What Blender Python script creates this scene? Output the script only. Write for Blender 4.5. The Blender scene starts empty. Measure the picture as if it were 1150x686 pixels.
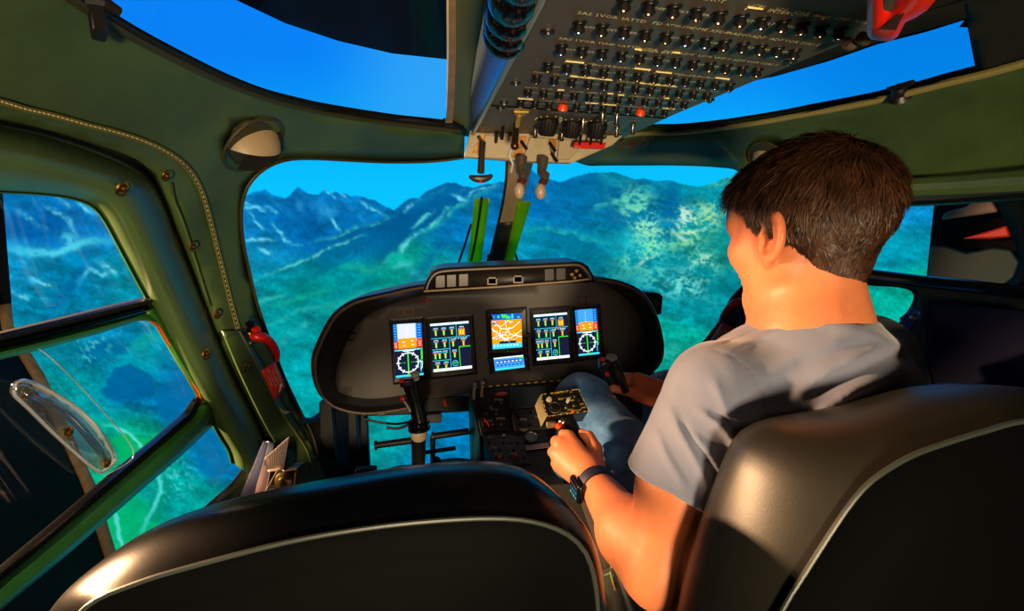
import bpy, bmesh, math, random
import numpy as np
from mathutils import Vector, Matrix, Quaternion
from mathutils.geometry import delaunay_2d_cdt
random.seed(7); np.random.seed(7)
SC = bpy.context.scene
COL = SC.collection
# ------------------------------------------------------------------ camera (solved from the cockpit's vanishing points)
f=560.; CX,CY=575.,343.; CAM=np.array([-.17,0,1.05])
F_=np.array([-75,98,-560.]);F_/=np.linalg.norm(F_)
r_=math.radians(2.1);U_=np.array([-math.sin(r_),math.cos(r_),0]);U_-=F_*U_.dot(F_);U_/=np.linalg.norm(U_)
X_=np.cross(F_,U_)
M_=np.column_stack([X_,F_,U_])
def ray(px,py): return M_.T@np.array([(px-CX)/f,-(py-CY)/f,-1.])
def PY(px,py,Y): d=ray(px,py); return CAM+d*((Y-CAM[1])/d[1])
def PZ(px,py,Z): d=ray(px,py); return CAM+d*((Z-CAM[2])/d[2])
def PX(px,py,X): d=ray(px,py); return CAM+d*((X-CAM[0])/d[0])
def PP(px,py,p0,n):
    d=ray(px,py); n=np.array(n,float); return CAM+d*(np.dot(np.array(p0)-CAM,n)/np.dot(d,n))
def PD(px,py,dist): d=ray(px,py); return CAM+d/np.linalg.norm(d)*dist
cd=bpy.data.cameras.new('camera'); cam=bpy.data.objects.new('camera',cd); COL.objects.link(cam)
cd.sensor_width=36; cd.lens=f*36/1150; cd.clip_start=.02
Rm=Matrix([list(r) for r in M_.T]); cam.matrix_world=Matrix.Translation(Vector(CAM))@Rm.to_4x4()
SC.camera=cam
# cabin hull: one smooth super-ellipsoid that the lining, doors and windows follow
HC=np.array([0,.2,.65]); HA=np.array([.82,1.75,.80]); HN=2.6
def hullf(p,s=1.): return (np.abs((p-HC)/(HA*s))**HN).sum()-1
def H(px,py,inset=0.):
    """point of the cabin hull in a given direction; inset = metres inward"""
    d=ray(px,py); d=d/np.linalg.norm(d); s=1.
    lo,hi=0.,4.
    A=HA-inset
    g=lambda t:(np.abs((CAM+d*t-HC)/A)**HN).sum()-1
    for _ in range(40):
        m=(lo+hi)/2
        if g(m)<0: lo=m
        else: hi=m
    return CAM+d*lo
def hull_n(p):
    q=(np.array(p)-HC)/HA; n=np.sign(q)*np.abs(q)**(HN-1)/HA; return n/np.linalg.norm(n)
# ------------------------------------------------------------------ materials
MATS={}
def srgb(c):
    return tuple(((x/255)/12.92 if x/255<=.04045 else ((x/255+.055)/1.055)**2.4) for x in c)
def mat(name,col,rough=.5,metal=0,bump=0,bscale=200,var=0,vscale=6,spec=.5,emit=None,coat=0,sheen=0,aniso=None,bdist=.002,col2=None,sss=0):
    if name in MATS: return MATS[name]
    m=bpy.data.materials.new(name); m.use_nodes=True; nt=m.node_tree; N=nt.nodes; L=nt.links
    b=N['Principled BSDF']; c=srgb(col)+(1,)
    b.inputs['Base Color'].default_value=c; b.inputs['Roughness'].default_value=rough; b.inputs['Metallic'].default_value=metal
    b.inputs['Specular IOR Level'].default_value=spec; b.inputs['Coat Weight'].default_value=coat
    if sheen: b.inputs['Sheen Weight'].default_value=sheen
    if sss:
        b.inputs['Subsurface Weight'].default_value=sss; b.inputs['Subsurface Radius'].default_value=(1,.35,.15); b.inputs['Subsurface Scale'].default_value=.012
    tc=N.new('ShaderNodeTexCoord')
    if var or col2:
        n=N.new('ShaderNodeTexNoise'); n.inputs['Scale'].default_value=vscale; n.inputs['Detail'].default_value=5; n.inputs['Roughness'].default_value=.6
        L.new(tc.outputs['Object'],n.inputs['Vector'])
        r=N.new('ShaderNodeValToRGB'); r.color_ramp.elements[0].position=.35; r.color_ramp.elements[1].position=.68
        k=1-var
        a=tuple(x*k for x in c[:3])+(1,); d=(srgb(col2)+(1,)) if col2 else tuple(min(1,x*(1+var)) for x in c[:3])+(1,)
        r.color_ramp.elements[0].color=a; r.color_ramp.elements[1].color=d
        L.new(n.outputs['Fac'],r.inputs['Fac']); L.new(r.outputs['Color'],b.inputs['Base Color'])
        mr=N.new('ShaderNodeMapRange'); mr.inputs['To Min'].default_value=max(.02,rough-.08); mr.inputs['To Max'].default_value=min(1,rough+.1)
        L.new(n.outputs['Fac'],mr.inputs['Value']); L.new(mr.outputs['Result'],b.inputs['Roughness'])
    if bump:
        n2=N.new('ShaderNodeTexNoise'); n2.inputs['Scale'].default_value=bscale; n2.inputs['Detail'].default_value=3
        L.new(tc.outputs['Object'],n2.inputs['Vector'])
        bp=N.new('ShaderNodeBump'); bp.inputs['Strength'].default_value=bump; bp.inputs['Distance'].default_value=bdist
        L.new(n2.outputs['Fac'],bp.inputs['Height']); L.new(bp.outputs['Normal'],b.inputs['Normal'])
    if emit:
        b.inputs['Emission Color'].default_value=c; b.inputs['Emission Strength'].default_value=emit
    MATS[name]=m; return m
def emat(name,col,s=1.):
    if name in MATS: return MATS[name]
    m=bpy.data.materials.new(name); m.use_nodes=True; nt=m.node_tree; nt.nodes.clear()
    o=nt.nodes.new('ShaderNodeOutputMaterial'); e=nt.nodes.new('ShaderNodeEmission'); e.inputs[0].default_value=srgb(col)+(1,); e.inputs[1].default_value=s
    nt.links.new(e.outputs[0],o.inputs[0]); MATS[name]=m; return m
def glassmat(name,tint=(255,255,255),refl=.05,rough=.02,cloud=0):
    if name in MATS: return MATS[name]
    m=bpy.data.materials.new(name); m.use_nodes=True; nt=m.node_tree; nt.nodes.clear(); N=nt.nodes; L=nt.links
    o=N.new('ShaderNodeOutputMaterial'); t=N.new('ShaderNodeBsdfTransparent'); t.inputs[0].default_value=srgb(tint)+(1,)
    g=N.new('ShaderNodeBsdfGlossy'); g.inputs['Roughness'].default_value=rough; x=N.new('ShaderNodeMixShader')
    lw=N.new('ShaderNodeLayerWeight'); lw.inputs['Blend'].default_value=.25
    mr=N.new('ShaderNodeMapRange'); mr.inputs['To Min'].default_value=refl*.4; mr.inputs['To Max'].default_value=refl*3
    L.new(lw.outputs['Facing'],mr.inputs['Value']); L.new(mr.outputs['Result'],x.inputs[0])
    L.new(t.outputs[0],x.inputs[1]); L.new(g.outputs[0],x.inputs[2])
    if cloud:
        df=N.new('ShaderNodeBsdfDiffuse'); df.inputs[0].default_value=(.8,.85,.9,1); x2=N.new('ShaderNodeMixShader'); x2.inputs[0].default_value=cloud; L.new(x.outputs[0],x2.inputs[1]); L.new(df.outputs[0],x2.inputs[2]); x=x2
    L.new(x.outputs[0],o.inputs[0]); MATS[name]=m; return m
# ------------------------------------------------------------------ mesh builder (world coordinates)
class MB:
    def __init__(s): s.v=[]; s.f=[]; s.m=[]; s.mats=[]; s.cur=0
    def use(s,m):
        if m not in s.mats: s.mats.append(m)
        s.cur=s.mats.index(m); return s
    def add(s,v,fc):
        b=len(s.v); s.v+= [tuple(map(float,p)) for p in v]; s.f+=[tuple(b+i for i in q) for q in fc]; s.m+=[s.cur]*len(fc); return s
    def box(s,c,size,R=None):
        c=np.array(c,float); h=np.array(size,float)/2; P=[]
        for x in (-1,1):
            for y in (-1,1):
                for z in (-1,1):
                    q=np.array([x,y,z])*h
                    if R is not None: q=np.array(R)@q
                    P.append(c+q)
        return s.add(P,[(0,1,3,2),(4,6,7,5),(0,4,5,1),(2,3,7,6),(0,2,6,4),(1,5,7,3)])
    def loft(s,rows,closed=False,caps=False,closev=False):
        n=len(rows[0]); V=[p for r in rows for p in r]; Fc=[]
        R=len(rows)
        for i in range(R if closev else R-1):
            for j in range(n if closed else n-1):
                a=i*n+j; b=i*n+(j+1)%n; c=((i+1)%R)*n+(j+1)%n; d=((i+1)%R)*n+j
                Fc.append((a,b,c,d))
        if caps: Fc.append(tuple(range(n-1,-1,-1))); Fc.append(tuple((R-1)*n+j for j in range(n)))
        return s.add(V,Fc)
    def tube(s,pts,rad,n=10,caps=True,flat=1.,up=None):
        pts=[np.array(p,float) for p in pts]
        if not hasattr(rad,'__len__'): rad=[rad]*len(pts)
        rows=[]; prev=None
        for i,p in enumerate(pts):
            t=pts[min(i+1,len(pts)-1)]-pts[max(i-1,0)]; t=t/(np.linalg.norm(t)+1e-12)
            if prev is None:
                a=np.array(up,float) if up is not None else (np.array([0,0,1.]) if abs(t[2])<.9 else np.array([1.,0,0]))
            else: a=prev
            a=a-t*a.dot(t); a/=np.linalg.norm(a)+1e-12; prev=a; b=np.cross(t,a)
            rows.append([p+rad[i]*(math.cos(k)*a*flat+math.sin(k)*b) for k in np.linspace(0,2*math.pi,n,endpoint=False)])
        return s.loft(rows,closed=True,caps=caps)
    def lathe(s,base,axis,prof,n=20,ax2=None):
        """prof: list of (height along axis, radius)"""
        base=np.array(base,float); t=np.array(axis,float); t/=np.linalg.norm(t)
        a=np.array([0,0,1.]) if abs(t[2])<.9 else np.array([1.,0,0])
        a=a-t*a.dot(t); a/=np.linalg.norm(a); b=np.cross(t,a)
        rows=[[base+t*h+rr*(math.cos(k)*a+math.sin(k)*b) for k in np.linspace(0,2*math.pi,n,endpoint=False)] for h,rr in prof]
        return s.loft(rows,closed=True,caps=True)
    def prism(s,poly,off):
        n=len(poly); off=np.array(off,float); P=[np.array(p,float) for p in poly]
        V=P+[p+off for p in P]
        return s.add(V,[tuple(range(n))[::-1],tuple(range(n,2*n))]+[(i,(i+1)%n,n+(i+1)%n,n+i) for i in range(n)])
    def ball(s,c,r,n=12,R=None):
        r=np.array([r]*3 if not hasattr(r,'__len__') else r,float); rows=[]
        for i in range(n+1):
            th=math.pi*i/n; 
            row=[]
            for k in np.linspace(0,2*math.pi,2*n,endpoint=False):
                q=np.array([math.sin(th)*math.cos(k),math.sin(th)*math.sin(k),math.cos(th)])*r
                if R is not None: q=np.array(R)@q
                row.append(np.array(c)+q)
            rows.append(row)
        return s.loft(rows,closed=True)
W={}
def obj(name,mb,m=None,parent=None,smooth=True,bevel=0,solid=0,soff=1,sub=0,auto=35,label=None,**k):
    me=bpy.data.meshes.new(name); V=np.array(mb.v,float)
    lo=V.min(0); hi=V.max(0); c=(lo+hi)/2; c[2]=lo[2]
    me.from_pydata([tuple(p) for p in (V-c)],[],mb.f); 
    ms=mb.mats if mb.mats else [m]
    for q in ms: me.materials.append(q)
    if mb.mats: me.polygons.foreach_set('material_index',mb.m)
    bm=bmesh.new(); bm.from_mesh(me); bmesh.ops.remove_doubles(bm,verts=bm.verts,dist=1e-6); bmesh.ops.recalc_face_normals(bm,faces=bm.faces); bm.to_mesh(me); bm.free()
    me.polygons.foreach_set('use_smooth',[bool(smooth)]*len(me.polygons))
    if smooth and auto: me.set_sharp_from_angle(angle=math.radians(auto))
    o=bpy.data.objects.new(name,me); COL.objects.link(o)
    pl=W[parent.name] if parent else np.zeros(3)
    o.location=Vector(c-pl); W[o.name]=c
    if parent: o.parent=parent
    if solid:
        q=o.modifiers.new('solid','SOLIDIFY'); q.thickness=solid; q.offset=soff
    if bevel:
        q=o.modifiers.new('bevel','BEVEL'); q.width=bevel; q.segments=2; q.limit_method='ANGLE'; q.angle_limit=math.radians(40)
    if sub:
        q=o.modifiers.new('sub','SUBSURF'); q.levels=sub; q.render_levels=sub
    if label: o['label']=label
    for kk,v in k.items(): o[kk]=v
    return o
def thing(name,label,cat,loc,group=None):
    o=bpy.data.objects.new(name,None); COL.objects.link(o); o.location=Vector(loc); o.empty_display_size=.05
    W[o.name]=np.array(loc,float); o['label']=label; o['category']=cat
    if group: o['group']=group
    return o
def tag(o,label,cat,group=None):
    o['label']=label; o['category']=cat
    if group: o['group']=group
    return o
def struct(name,mb,m,parent=None,**k):
    o=obj(name,mb,m,parent,**k)
    if not parent: o['kind']='structure'
    return o
def dup(root,loc,label=None):
    r=root.copy(); COL.objects.link(r); r.location=Vector(loc); W[r.name]=np.array(loc,float)
    if label: r['label']=label
    for ch in list(root.children):
        c=ch.copy(); COL.objects.link(c); c.parent=r
        for g in list(ch.children):
            d=g.copy(); COL.objects.link(d); d.parent=c
    return r
def spl(pts,n=8,closed=False):
    P=[np.array(p,float) for p in pts]; out=[]; N=len(P)
    rng=range(N) if closed else range(N-1)
    for i in rng:
        if closed: a,b,c,d=P[(i-1)%N],P[i],P[(i+1)%N],P[(i+2)%N]
        else: a,b,c,d=P[max(i-1,0)],P[i],P[i+1],P[min(i+2,N-1)]
        for t in np.linspace(0,1,n,endpoint=False):
            out.append(.5*((2*b)+(-a+c)*t+(2*a-5*b+4*c-d)*t*t+(-a+3*b-3*c+d)*t**3))
    if not closed: out.append(P[-1])
    return out
def resamp(pts,n):
    P=np.array(pts,float); d=np.r_[0,np.cumsum(np.linalg.norm(np.diff(P,axis=0),axis=1))]
    t=np.linspace(0,d[-1],n); return np.stack([np.interp(t,d,P[:,k]) for k in range(P.shape[1])],1)
def inpoly(x,y,poly):
    c=False; n=len(poly); j=n-1
    for i in range(n):
        xi,yi=poly[i][0],poly[i][1]; xj,yj=poly[j][0],poly[j][1]
        if (yi>y)!=(yj>y) and x<(xj-xi)*(y-yi)/(yj-yi)+xi: c=not c
        j=i
    return c
def sheet(poly,fn,holes=(),step=12,mb=None):
    """triangulated sheet: outline + holes given in a 2-D chart, fn maps chart -> world"""
    V=[];E=[]
    for lp in [poly]+list(holes):
        b=len(V); n=len(lp)
        for i,p in enumerate(lp): V.append(Vector((float(p[0]),float(p[1])))); E.append((b+i,b+(i+1)%n))
    P=np.array([[p[0],p[1]] for p in poly]); lo=P.min(0); hi=P.max(0)
    bd=np.array([[v.x,v.y] for v in V])
    for x in np.arange(lo[0]+step/2,hi[0],step):
        for y in np.arange(lo[1]+step/2,hi[1],step):
            if inpoly(x,y,poly) and not any(inpoly(x,y,h) for h in holes) and ((bd-[x,y])**2).sum(1).min()>(step*.35)**2: V.append(Vector((x,y)))
    vo,eo,fo,_,_,_=delaunay_2d_cdt(V,E,[],0,1e-5)
    fo=[q for q in fo if (lambda cx,cy: inpoly(cx,cy,poly) and not any(inpoly(cx,cy,h) for h in holes))(sum(vo[i].x for i in q)/3,sum(vo[i].y for i in q)/3)]
    mb=mb or MB(); mb.add([fn(v.x,v.y) for v in vo],fo); return mb
def band(A,B,fn,nu=60,nv=8,mb=None):
    """loft between two chart curves; fn(x,y,v) -> world, v in 0..1 across"""
    A=resamp(A,nu);B=resamp(B,nu); mb=mb or MB()
    rows=[[fn(*(A[i]*(1-v)+B[i]*v),v) for i in range(nu)] for v in np.linspace(0,1,nv)]
    return mb.loft(rows)
_tc={}
def text(mb,s,fn,x,y,size,align='CENTER'):
    """lettering: fn maps (x,y) text plane -> world"""
    if s not in _tc:
        c=bpy.data.curves.new('t','FONT'); c.body=s; c.size=1; c.align_x='CENTER'; c.align_y='CENTER'; c.resolution_u=1
        o=bpy.data.objects.new('t',c); me=bpy.data.meshes.new_from_object(o)
        _tc[s]=([tuple(v.co[:2]) for v in me.vertices],[tuple(p.vertices) for p in me.polygons])
        bpy.data.objects.remove(o); bpy.data.curves.remove(c); bpy.data.meshes.remove(me)
    v,fc=_tc[s]; mb.add([fn(x+a*size,y+b*size) for a,b in v],fc)
# ------------------------------------------------------------------ noise
def vnoise(x,y,seed=0):
    xi=np.floor(x).astype(np.int64); yi=np.floor(y).astype(np.int64); fx=x-xi; fy=y-yi
    fx=fx*fx*fx*(fx*(fx*6-15)+10); fy=fy*fy*fy*(fy*(fy*6-15)+10)
    def h(a,b):
        n=(a*374761393+b*668265263+seed*974634777)&0xffffffff; n=((n^(n>>13))*1274126177)&0xffffffff; return ((n^(n>>16))&0xffff)/65535.
    return (h(xi,yi)*(1-fx)+h(xi+1,yi)*fx)*(1-fy)+(h(xi,yi+1)*(1-fx)+h(xi+1,yi+1)*fx)*fy
def fbm(x,y,o=5,seed=0,ridge=False):
    s=0;a=.5;t=0
    for i in range(o):
        n=vnoise(x,y,seed+i*17)
        if ridge: n=1-np.abs(2*n-1)
        s=s+a*n;t+=a;a*=.55;x=x*2.03+3.1;y=y*2.03+1.7
    return s/t
# materials used everywhere
LEATHER=mat('green_leather',(66,88,46),.42,bump=.12,bscale=260,var=.28,vscale=5,spec=.5)
LEATHER2=mat('padded_green_leather',(74,100,58),.33,bump=.08,bscale=300,var=.16,vscale=4,spec=.6)
SEAM=mat('ochre_thread',(98,98,46),.6)
BLACKP=mat('black_plastic',(16,16,17),.42,var=.15,vscale=20)
BLACKG=mat('gloss_black',(8,9,11),.18)
RUBBER=mat('black_rubber',(12,12,13),.5)
BRASS=mat('brass',(190,150,80),.3,metal=1)
STEEL=mat('steel',(170,165,155),.28,metal=1)
GREENP=mat('green_paint',(44,104,38),.35,var=.2,vscale=12)
REDP=mat('red_plastic',(215,28,14),.3,spec=.5)
# ================================================================== projection dome
DC=np.array([0,.5,1.05]); DR=3.1
def S(px,py,R=DR):
    d=ray(px,py); d=d/np.linalg.norm(d); o=CAM-DC; b=o.dot(d); return CAM+d*(-b+math.sqrt(b*b-o.dot(o)+R*R))
LB=np.array([(-60,-400),(-40,-60),(-12,100),(3,215),(15,365),(50,420),(108,545),(130,618),(160,700),(200,820)],float)
RB=np.array([(1085,-400),(1085,22),(1097,85),(1085,150),(1050,220),(1040,315),(1028,400),(1000,600),(960,820)],float)
TB=np.array([(-100,-190),(100,-75),(200,-28),(265,0),(320,26),(380,46),(440,60),(505,67),(600,92),(700,105),(835,92),(870,86),(930,69),(985,50),(1040,36),(1085,22),(1200,-20)],float)
def xl(y): return np.interp(y,LB[:,1],LB[:,0])
def xr(y): return np.interp(y,RB[:,1],RB[:,0])
def yt(x): return np.interp(x,TB[:,0],TB[:,1])
nu,nv=900,540
u=np.linspace(0,1,nu)[None,:].repeat(nv,0); v=np.linspace(0,1,nv)[:,None].repeat(nu,1)
yy=100+0*u
for _ in range(8):
    xx=xl(yy)*(1-u)+xr(yy)*u; yy=yt(xx)*(1-v)+800*v
GX,GY=xx,yy
def paint(x,y):
    c=lambda r,g,b: np.array([r,g,b],float)
    def mix(a,b,t): return a*(1-t[...,None])+b*t[...,None]
    def ss(a,b,t): q=np.clip((t-a)/(b-a),0,1); return q*q*(3-2*q)
    def blob(cx,cy,rx,ry,a=0):
        ca_,sa=math.cos(a),math.sin(a); dx=(wx-cx)*ca_+(wy-cy)*sa; dy=-(wx-cx)*sa+(wy-cy)*ca_
        return np.exp(-((dx/rx)**2+(dy/ry)**2))
    # gently warped coordinates keep every drawn edge natural
    wx=x+9*(fbm(x/26,y/26,4,11)-.5)+3*(fbm(x/6,y/6,2,12)-.5); wy=y+8*(fbm(x/24,y/24,4,13)-.5)+3*(fbm(x/6,y/6,2,14)-.5)
    t=ss(40,225,y+(x-575)*.02); sky=mix(c(8,124,236),c(8,188,244),t)
    sky=mix(sky,c(0,122,216),ss(820,1000,x)*.75); sky=mix(sky,c(52,160,236),ss(340,480,x)*(1-ss(520,700,x))*(1-ss(120,180,y))*.8)
    cl=ss(.55,.8,fbm(x/160,y/38,4,5)); sky=mix(sky,c(40,190,245),cl*.2*ss(120,220,y))
    def field(an,s):
        W_=0;C_=0
        for (ax,ay,r,g,b_) in an:
            w=np.exp(-(((wx-ax)/s)**2+((wy-ay)/(s*.72))**2))+1e-9; W_=W_+w; C_=C_+w[...,None]*c(r,g,b_)
        return C_/W_[...,None]
    B1=(0,92,158);B2=(4,112,176);T1=(0,130,150);T2=(0,140,146);G1=(4,148,130);G2=(8,168,104)
    an=[(20,225)+B2,(60,250)+B1,(110,240)+B2,(20,300,10,130,175),(90,310,0,118,160),(150,320,0,126,150),(60,345,0,128,165),(280,250,8,118,182),(330,240,4,104,170),(380,245,4,104,168),(430,245,6,112,172),(310,290,10,124,168),(280,310,6,140,170),(350,270)+B1,(400,270,2,100,150),(400,320)+T2,(350,320,0,132,132),(460,250,0,96,150),(500,225,4,112,166),(470,290,6,150,128),(520,270,2,102,160),(550,240,2,110,172),(500,310,4,134,150),(440,310)+G1,(610,220,2,98,158),(640,240,2,104,158),(600,270,6,130,160),(650,280,2,120,148),(620,290,2,116,150),(700,230,6,118,146),(700,270,6,134,150),(740,240,2,104,146),(790,225,4,122,136),(790,260,14,142,134),(830,240,4,124,146),(730,310,2,128,144),(780,340,2,132,142),(740,380,2,148,134),(780,400)+G1,(330,360)+T2,(300,330)+T2,(340,420)+T2,(380,380,2,136,140),(1000,230,6,118,170),(1000,280,2,134,158),(1020,330,2,160,140),(60,385,4,130,150),(110,400,0,110,150),(90,430,0,138,140),(150,420)+T2,(150,438,0,96,150),(200,430,0,104,160),(210,460,0,104,160),(100,470)+T2,(150,490)+G1,(160,505)+G2,(180,540,0,140,134),(230,500,0,112,160),(250,500,0,110,165),(140,590)+G2,(200,570,0,142,136),(430,490,4,150,150),(480,500,0,112,160),(520,480,0,104,160),(560,520,0,110,150),(900,420)+G1]
    base=field(an,30.)
    big=fbm(wx/58,wy/34,5,31)-.5; base=base*(1+big[...,None]*.32)
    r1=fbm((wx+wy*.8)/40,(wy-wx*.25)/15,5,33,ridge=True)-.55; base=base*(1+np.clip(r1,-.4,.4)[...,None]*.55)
    fine=fbm(x/3.2,y/2.6,2,120)-.5; base=base*(1+fine[...,None]*.26)
    tr=ss(.56,.66,fbm(x/7,y/4.5,3,45))*ss(.45,.6,fbm(x/70,y/40,3,46))*ss(265,330,y); base=mix(base,base*.72,tr*.35)
    P=[(-200,120),(250,228),(270,222),(283,216),(292,215),(297,212.5),(304,217),(312,220),(320,222),(326,219),(332,212),(335,209.5),(340,213),(350,219),(358,219),(362,215),(367,213.5),(372,217),(377,214.5),(382,218),(388,217),(394,220),(402,219),(408,221),(414,224),(420,224),(428,229),(436,233),(443,236),(447,233),(454,226),(460,222),(470,222),(477,216),(485,212),(494,208),(502,204),(511,206),(520,209),(533,210),(545,207),(560,205),(575,203),(585,194),(596,190),(604,195),(615,200),(630,204),(642,199),(652,197),(662,194),(672,194),(687,193),(700,197),(712,201),(724,200),(737,203),(752,202),(765,206),(785,209),(800,206),(812,200),(825,197),(850,203),(900,200),(960,205),(1010,200),(1100,205),(1300,210)]
    P=np.array(P,float); sk=np.interp(x,P[:,0],P[:,1])+(fbm(x/7,x*0,3,2)-.5)*2.5
    out=base
    def sd(pts,n=6):
        d=np.full(x.shape,1e9); sg=np.zeros(x.shape); tt=np.zeros(x.shape); Q=spl(pts,n); N=len(Q)-1
        for i,(a,b_) in enumerate(zip(Q[:-1],Q[1:])):
            ab=b_-a; q=np.clip(((wx-a[0])*ab[0]+(wy-a[1])*ab[1])/(ab.dot(ab)+1e-9),0,1)
            ex=wx-a[0]-q*ab[0]; ey=wy-a[1]-q*ab[1]; dd=np.hypot(ex,ey); m=dd<d
            d=np.where(m,dd,d); sg=np.where(m,np.sign(ab[0]*ey-ab[1]*ex),sg); tt=np.where(m,(i+q)/N,tt)
        return d,sg,tt
    LT=(96,206,228);LG=(40,190,158)
    def stroke(pts,w,cc,k,br=.35):
        nonlocal out
        d,sg,tt=sd(pts); e=ss(br,br+.25,fbm(x/6,y/5,3,int(pts[0][0])+7)); 
        out=mix(out,c(*cc),np.clip(np.exp(-(d/w)**2)*k*1.35*(.4+.6*e),0,1)*np.sin(np.pi*np.clip(tt,.04,.96))**.5)
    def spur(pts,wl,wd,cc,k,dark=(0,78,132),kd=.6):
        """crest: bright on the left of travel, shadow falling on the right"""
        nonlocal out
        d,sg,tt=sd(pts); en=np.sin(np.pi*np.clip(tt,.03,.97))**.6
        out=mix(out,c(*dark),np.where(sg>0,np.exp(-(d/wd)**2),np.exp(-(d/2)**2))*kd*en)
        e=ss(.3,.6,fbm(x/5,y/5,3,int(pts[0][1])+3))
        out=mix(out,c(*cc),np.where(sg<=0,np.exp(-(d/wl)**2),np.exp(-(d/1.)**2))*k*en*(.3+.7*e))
    # left back range
    spur([(335,209),(342,222),(352,240),(360,258)],9,26,(20,132,196),.5,(0,84,150),.55)
    spur([(296,212),(305,226),(318,238),(332,250)],8,22,(24,136,196),.5,(0,88,152),.5)
    spur([(376,214),(386,228),(400,242),(414,254)],7,22,(30,140,200),.45,(0,88,152),.5)
    for p in ([(272,224),(282,229),(292,234),(300,237)],[(272,233),(282,233),(292,233),(300,236)],[(300,232),(306,236),(312,241)],[(306,250),(314,260),(322,270),(336,275)],[(280,238),(290,248),(298,256)],[(292,276),(300,280),(308,284)],[(275,268),(290,267),(310,268)],[(404,223),(415,231),(428,238),(436,243)],[(371,244),(376,252),(381,259)],[(366,214),(371,217),(376,221)],[(384,217),(390,219)]): stroke(p,1.7,LT,.85)
    stroke([(358,230),(364,236),(372,238),(378,232)],7,(50,160,215),.55,.2); stroke([(336,222),(338,232),(341,238)],5,(40,150,205),.5,.2)
    # green ridge running up from the lower left
    spur([(345,275),(372,268),(400,256),(425,251),(440,244),(458,236)],3,14,(70,200,190),.7,(0,86,132),.7)
    spur([(282,318),(310,306),(345,293),(365,282),(388,272),(410,264)],2.2,10,(110,220,205),.85,(0,116,118),.35)
    stroke([(385,300),(398,298),(412,304),(425,296),(440,284)],4.5,(30,185,130),.7); stroke([(300,345),(325,338),(350,330),(375,322)],4,(20,170,140),.5)
    spur([(455,264),(438,282),(424,300)],2,15,(20,165,135),.4,(0,90,128),.7); spur([(372,300),(360,306),(345,314)],2,12,(10,160,130),.3,(0,104,128),.7)
    # central mountain with its diagonal spurs
    spur([(502,205),(496,212),(488,216),(470,222),(452,238)],2.5,12,(70,200,215),.6,(0,86,142),.5)
    spur([(535,210),(528,214),(516,214),(505,220)],2,8,LT,.7,(0,92,150),.4)
    spur([(560,207),(540,216),(520,226),(506,234),(497,246),(480,256),(466,260),(452,276),(436,288),(424,302)],4.5,36,(52,190,170),.85,(0,84,140),.85)
    stroke([(504,232),(496,240),(488,250),(478,256)],2.5,(90,215,205),.8); stroke([(470,262),(460,272),(450,284)],1.8,(100,210,215),.8)
    stroke([(506,218),(514,222),(522,226)],2,LT,.8); stroke([(520,224),(530,216),(545,212),(560,208)],1.6,LT,.7); stroke([(455,237),(462,232),(468,228)],2,LT,.7)
    for p in ([(440,300),(455,296),(470,304)],[(460,312),(468,306),(476,314)],[(452,318),(466,322),(480,312)]): stroke(p,4,(70,195,200),.6)
    stroke([(290,372),(330,352),(372,340),(405,330)],3,(40,180,170),.45,.2); spur([(470,330),(440,318),(400,330),(350,352)],3,16,(20,165,140),.35,(0,112,120),.4)
    stroke([(280,345),(300,336),(322,330)],2.5,(60,195,185),.5); spur([(520,250),(500,275),(480,300),(470,318)],2,14,(30,150,180),.3,(0,88,150),.5)
    stroke([(486,236),(474,246),(462,258)],2,(80,205,200),.7); stroke([(545,232),(535,250),(528,270)],3,(20,130,190),.5,.2)
    # right massif
    spur([(596,190),(600,205),(612,224),(628,240)],8,20,(20,120,178),.4,(0,80,142),.6); spur([(662,194),(672,204),(690,210),(705,216)],5,16,(14,120,168),.4,(0,84,140),.6)
    stroke([(604,206),(612,218),(618,230)],3,(40,160,205),.5)
    spur([(590,262),(610,258),(640,262),(660,272),(690,276)],4,20,(44,186,166),.7,(0,104,140),.6)
    spur([(740,203),(722,210),(700,222),(680,228),(664,236),(662,244)],5,13,(60,195,175),.7,(0,90,140),.7)
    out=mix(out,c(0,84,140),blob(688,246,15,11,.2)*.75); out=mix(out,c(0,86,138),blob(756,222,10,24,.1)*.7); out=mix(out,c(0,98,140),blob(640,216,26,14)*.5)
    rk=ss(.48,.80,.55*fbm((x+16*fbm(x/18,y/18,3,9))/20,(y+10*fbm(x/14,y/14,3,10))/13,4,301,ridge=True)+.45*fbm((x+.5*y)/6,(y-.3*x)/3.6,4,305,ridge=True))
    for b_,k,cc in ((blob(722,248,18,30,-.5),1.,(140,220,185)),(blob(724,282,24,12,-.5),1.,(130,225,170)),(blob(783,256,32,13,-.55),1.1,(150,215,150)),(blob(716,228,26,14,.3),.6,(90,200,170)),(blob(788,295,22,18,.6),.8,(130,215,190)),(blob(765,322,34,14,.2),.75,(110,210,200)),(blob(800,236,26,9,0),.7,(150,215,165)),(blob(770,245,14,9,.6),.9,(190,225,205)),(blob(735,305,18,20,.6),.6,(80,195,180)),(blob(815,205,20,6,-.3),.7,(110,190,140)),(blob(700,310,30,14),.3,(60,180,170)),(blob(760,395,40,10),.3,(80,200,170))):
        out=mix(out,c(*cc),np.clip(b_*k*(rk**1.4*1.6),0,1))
    for p in ([(744,244),(756,252),(770,262),(790,258),(806,244)],[(748,256),(764,268),(780,270)],[(712,300),(724,292),(738,286)],[(776,302),(790,290),(800,286)]): stroke(p,2.2,(190,228,200),.6)
    # slopes seen through the upper door window
    stroke([(4,277),(30,281),(60,283),(80,276),(100,270),(128,270)],4.5,(70,200,225),.9,.1); stroke([(66,262),(78,266),(86,272)],8,(80,205,228),.7,.2)
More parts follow.
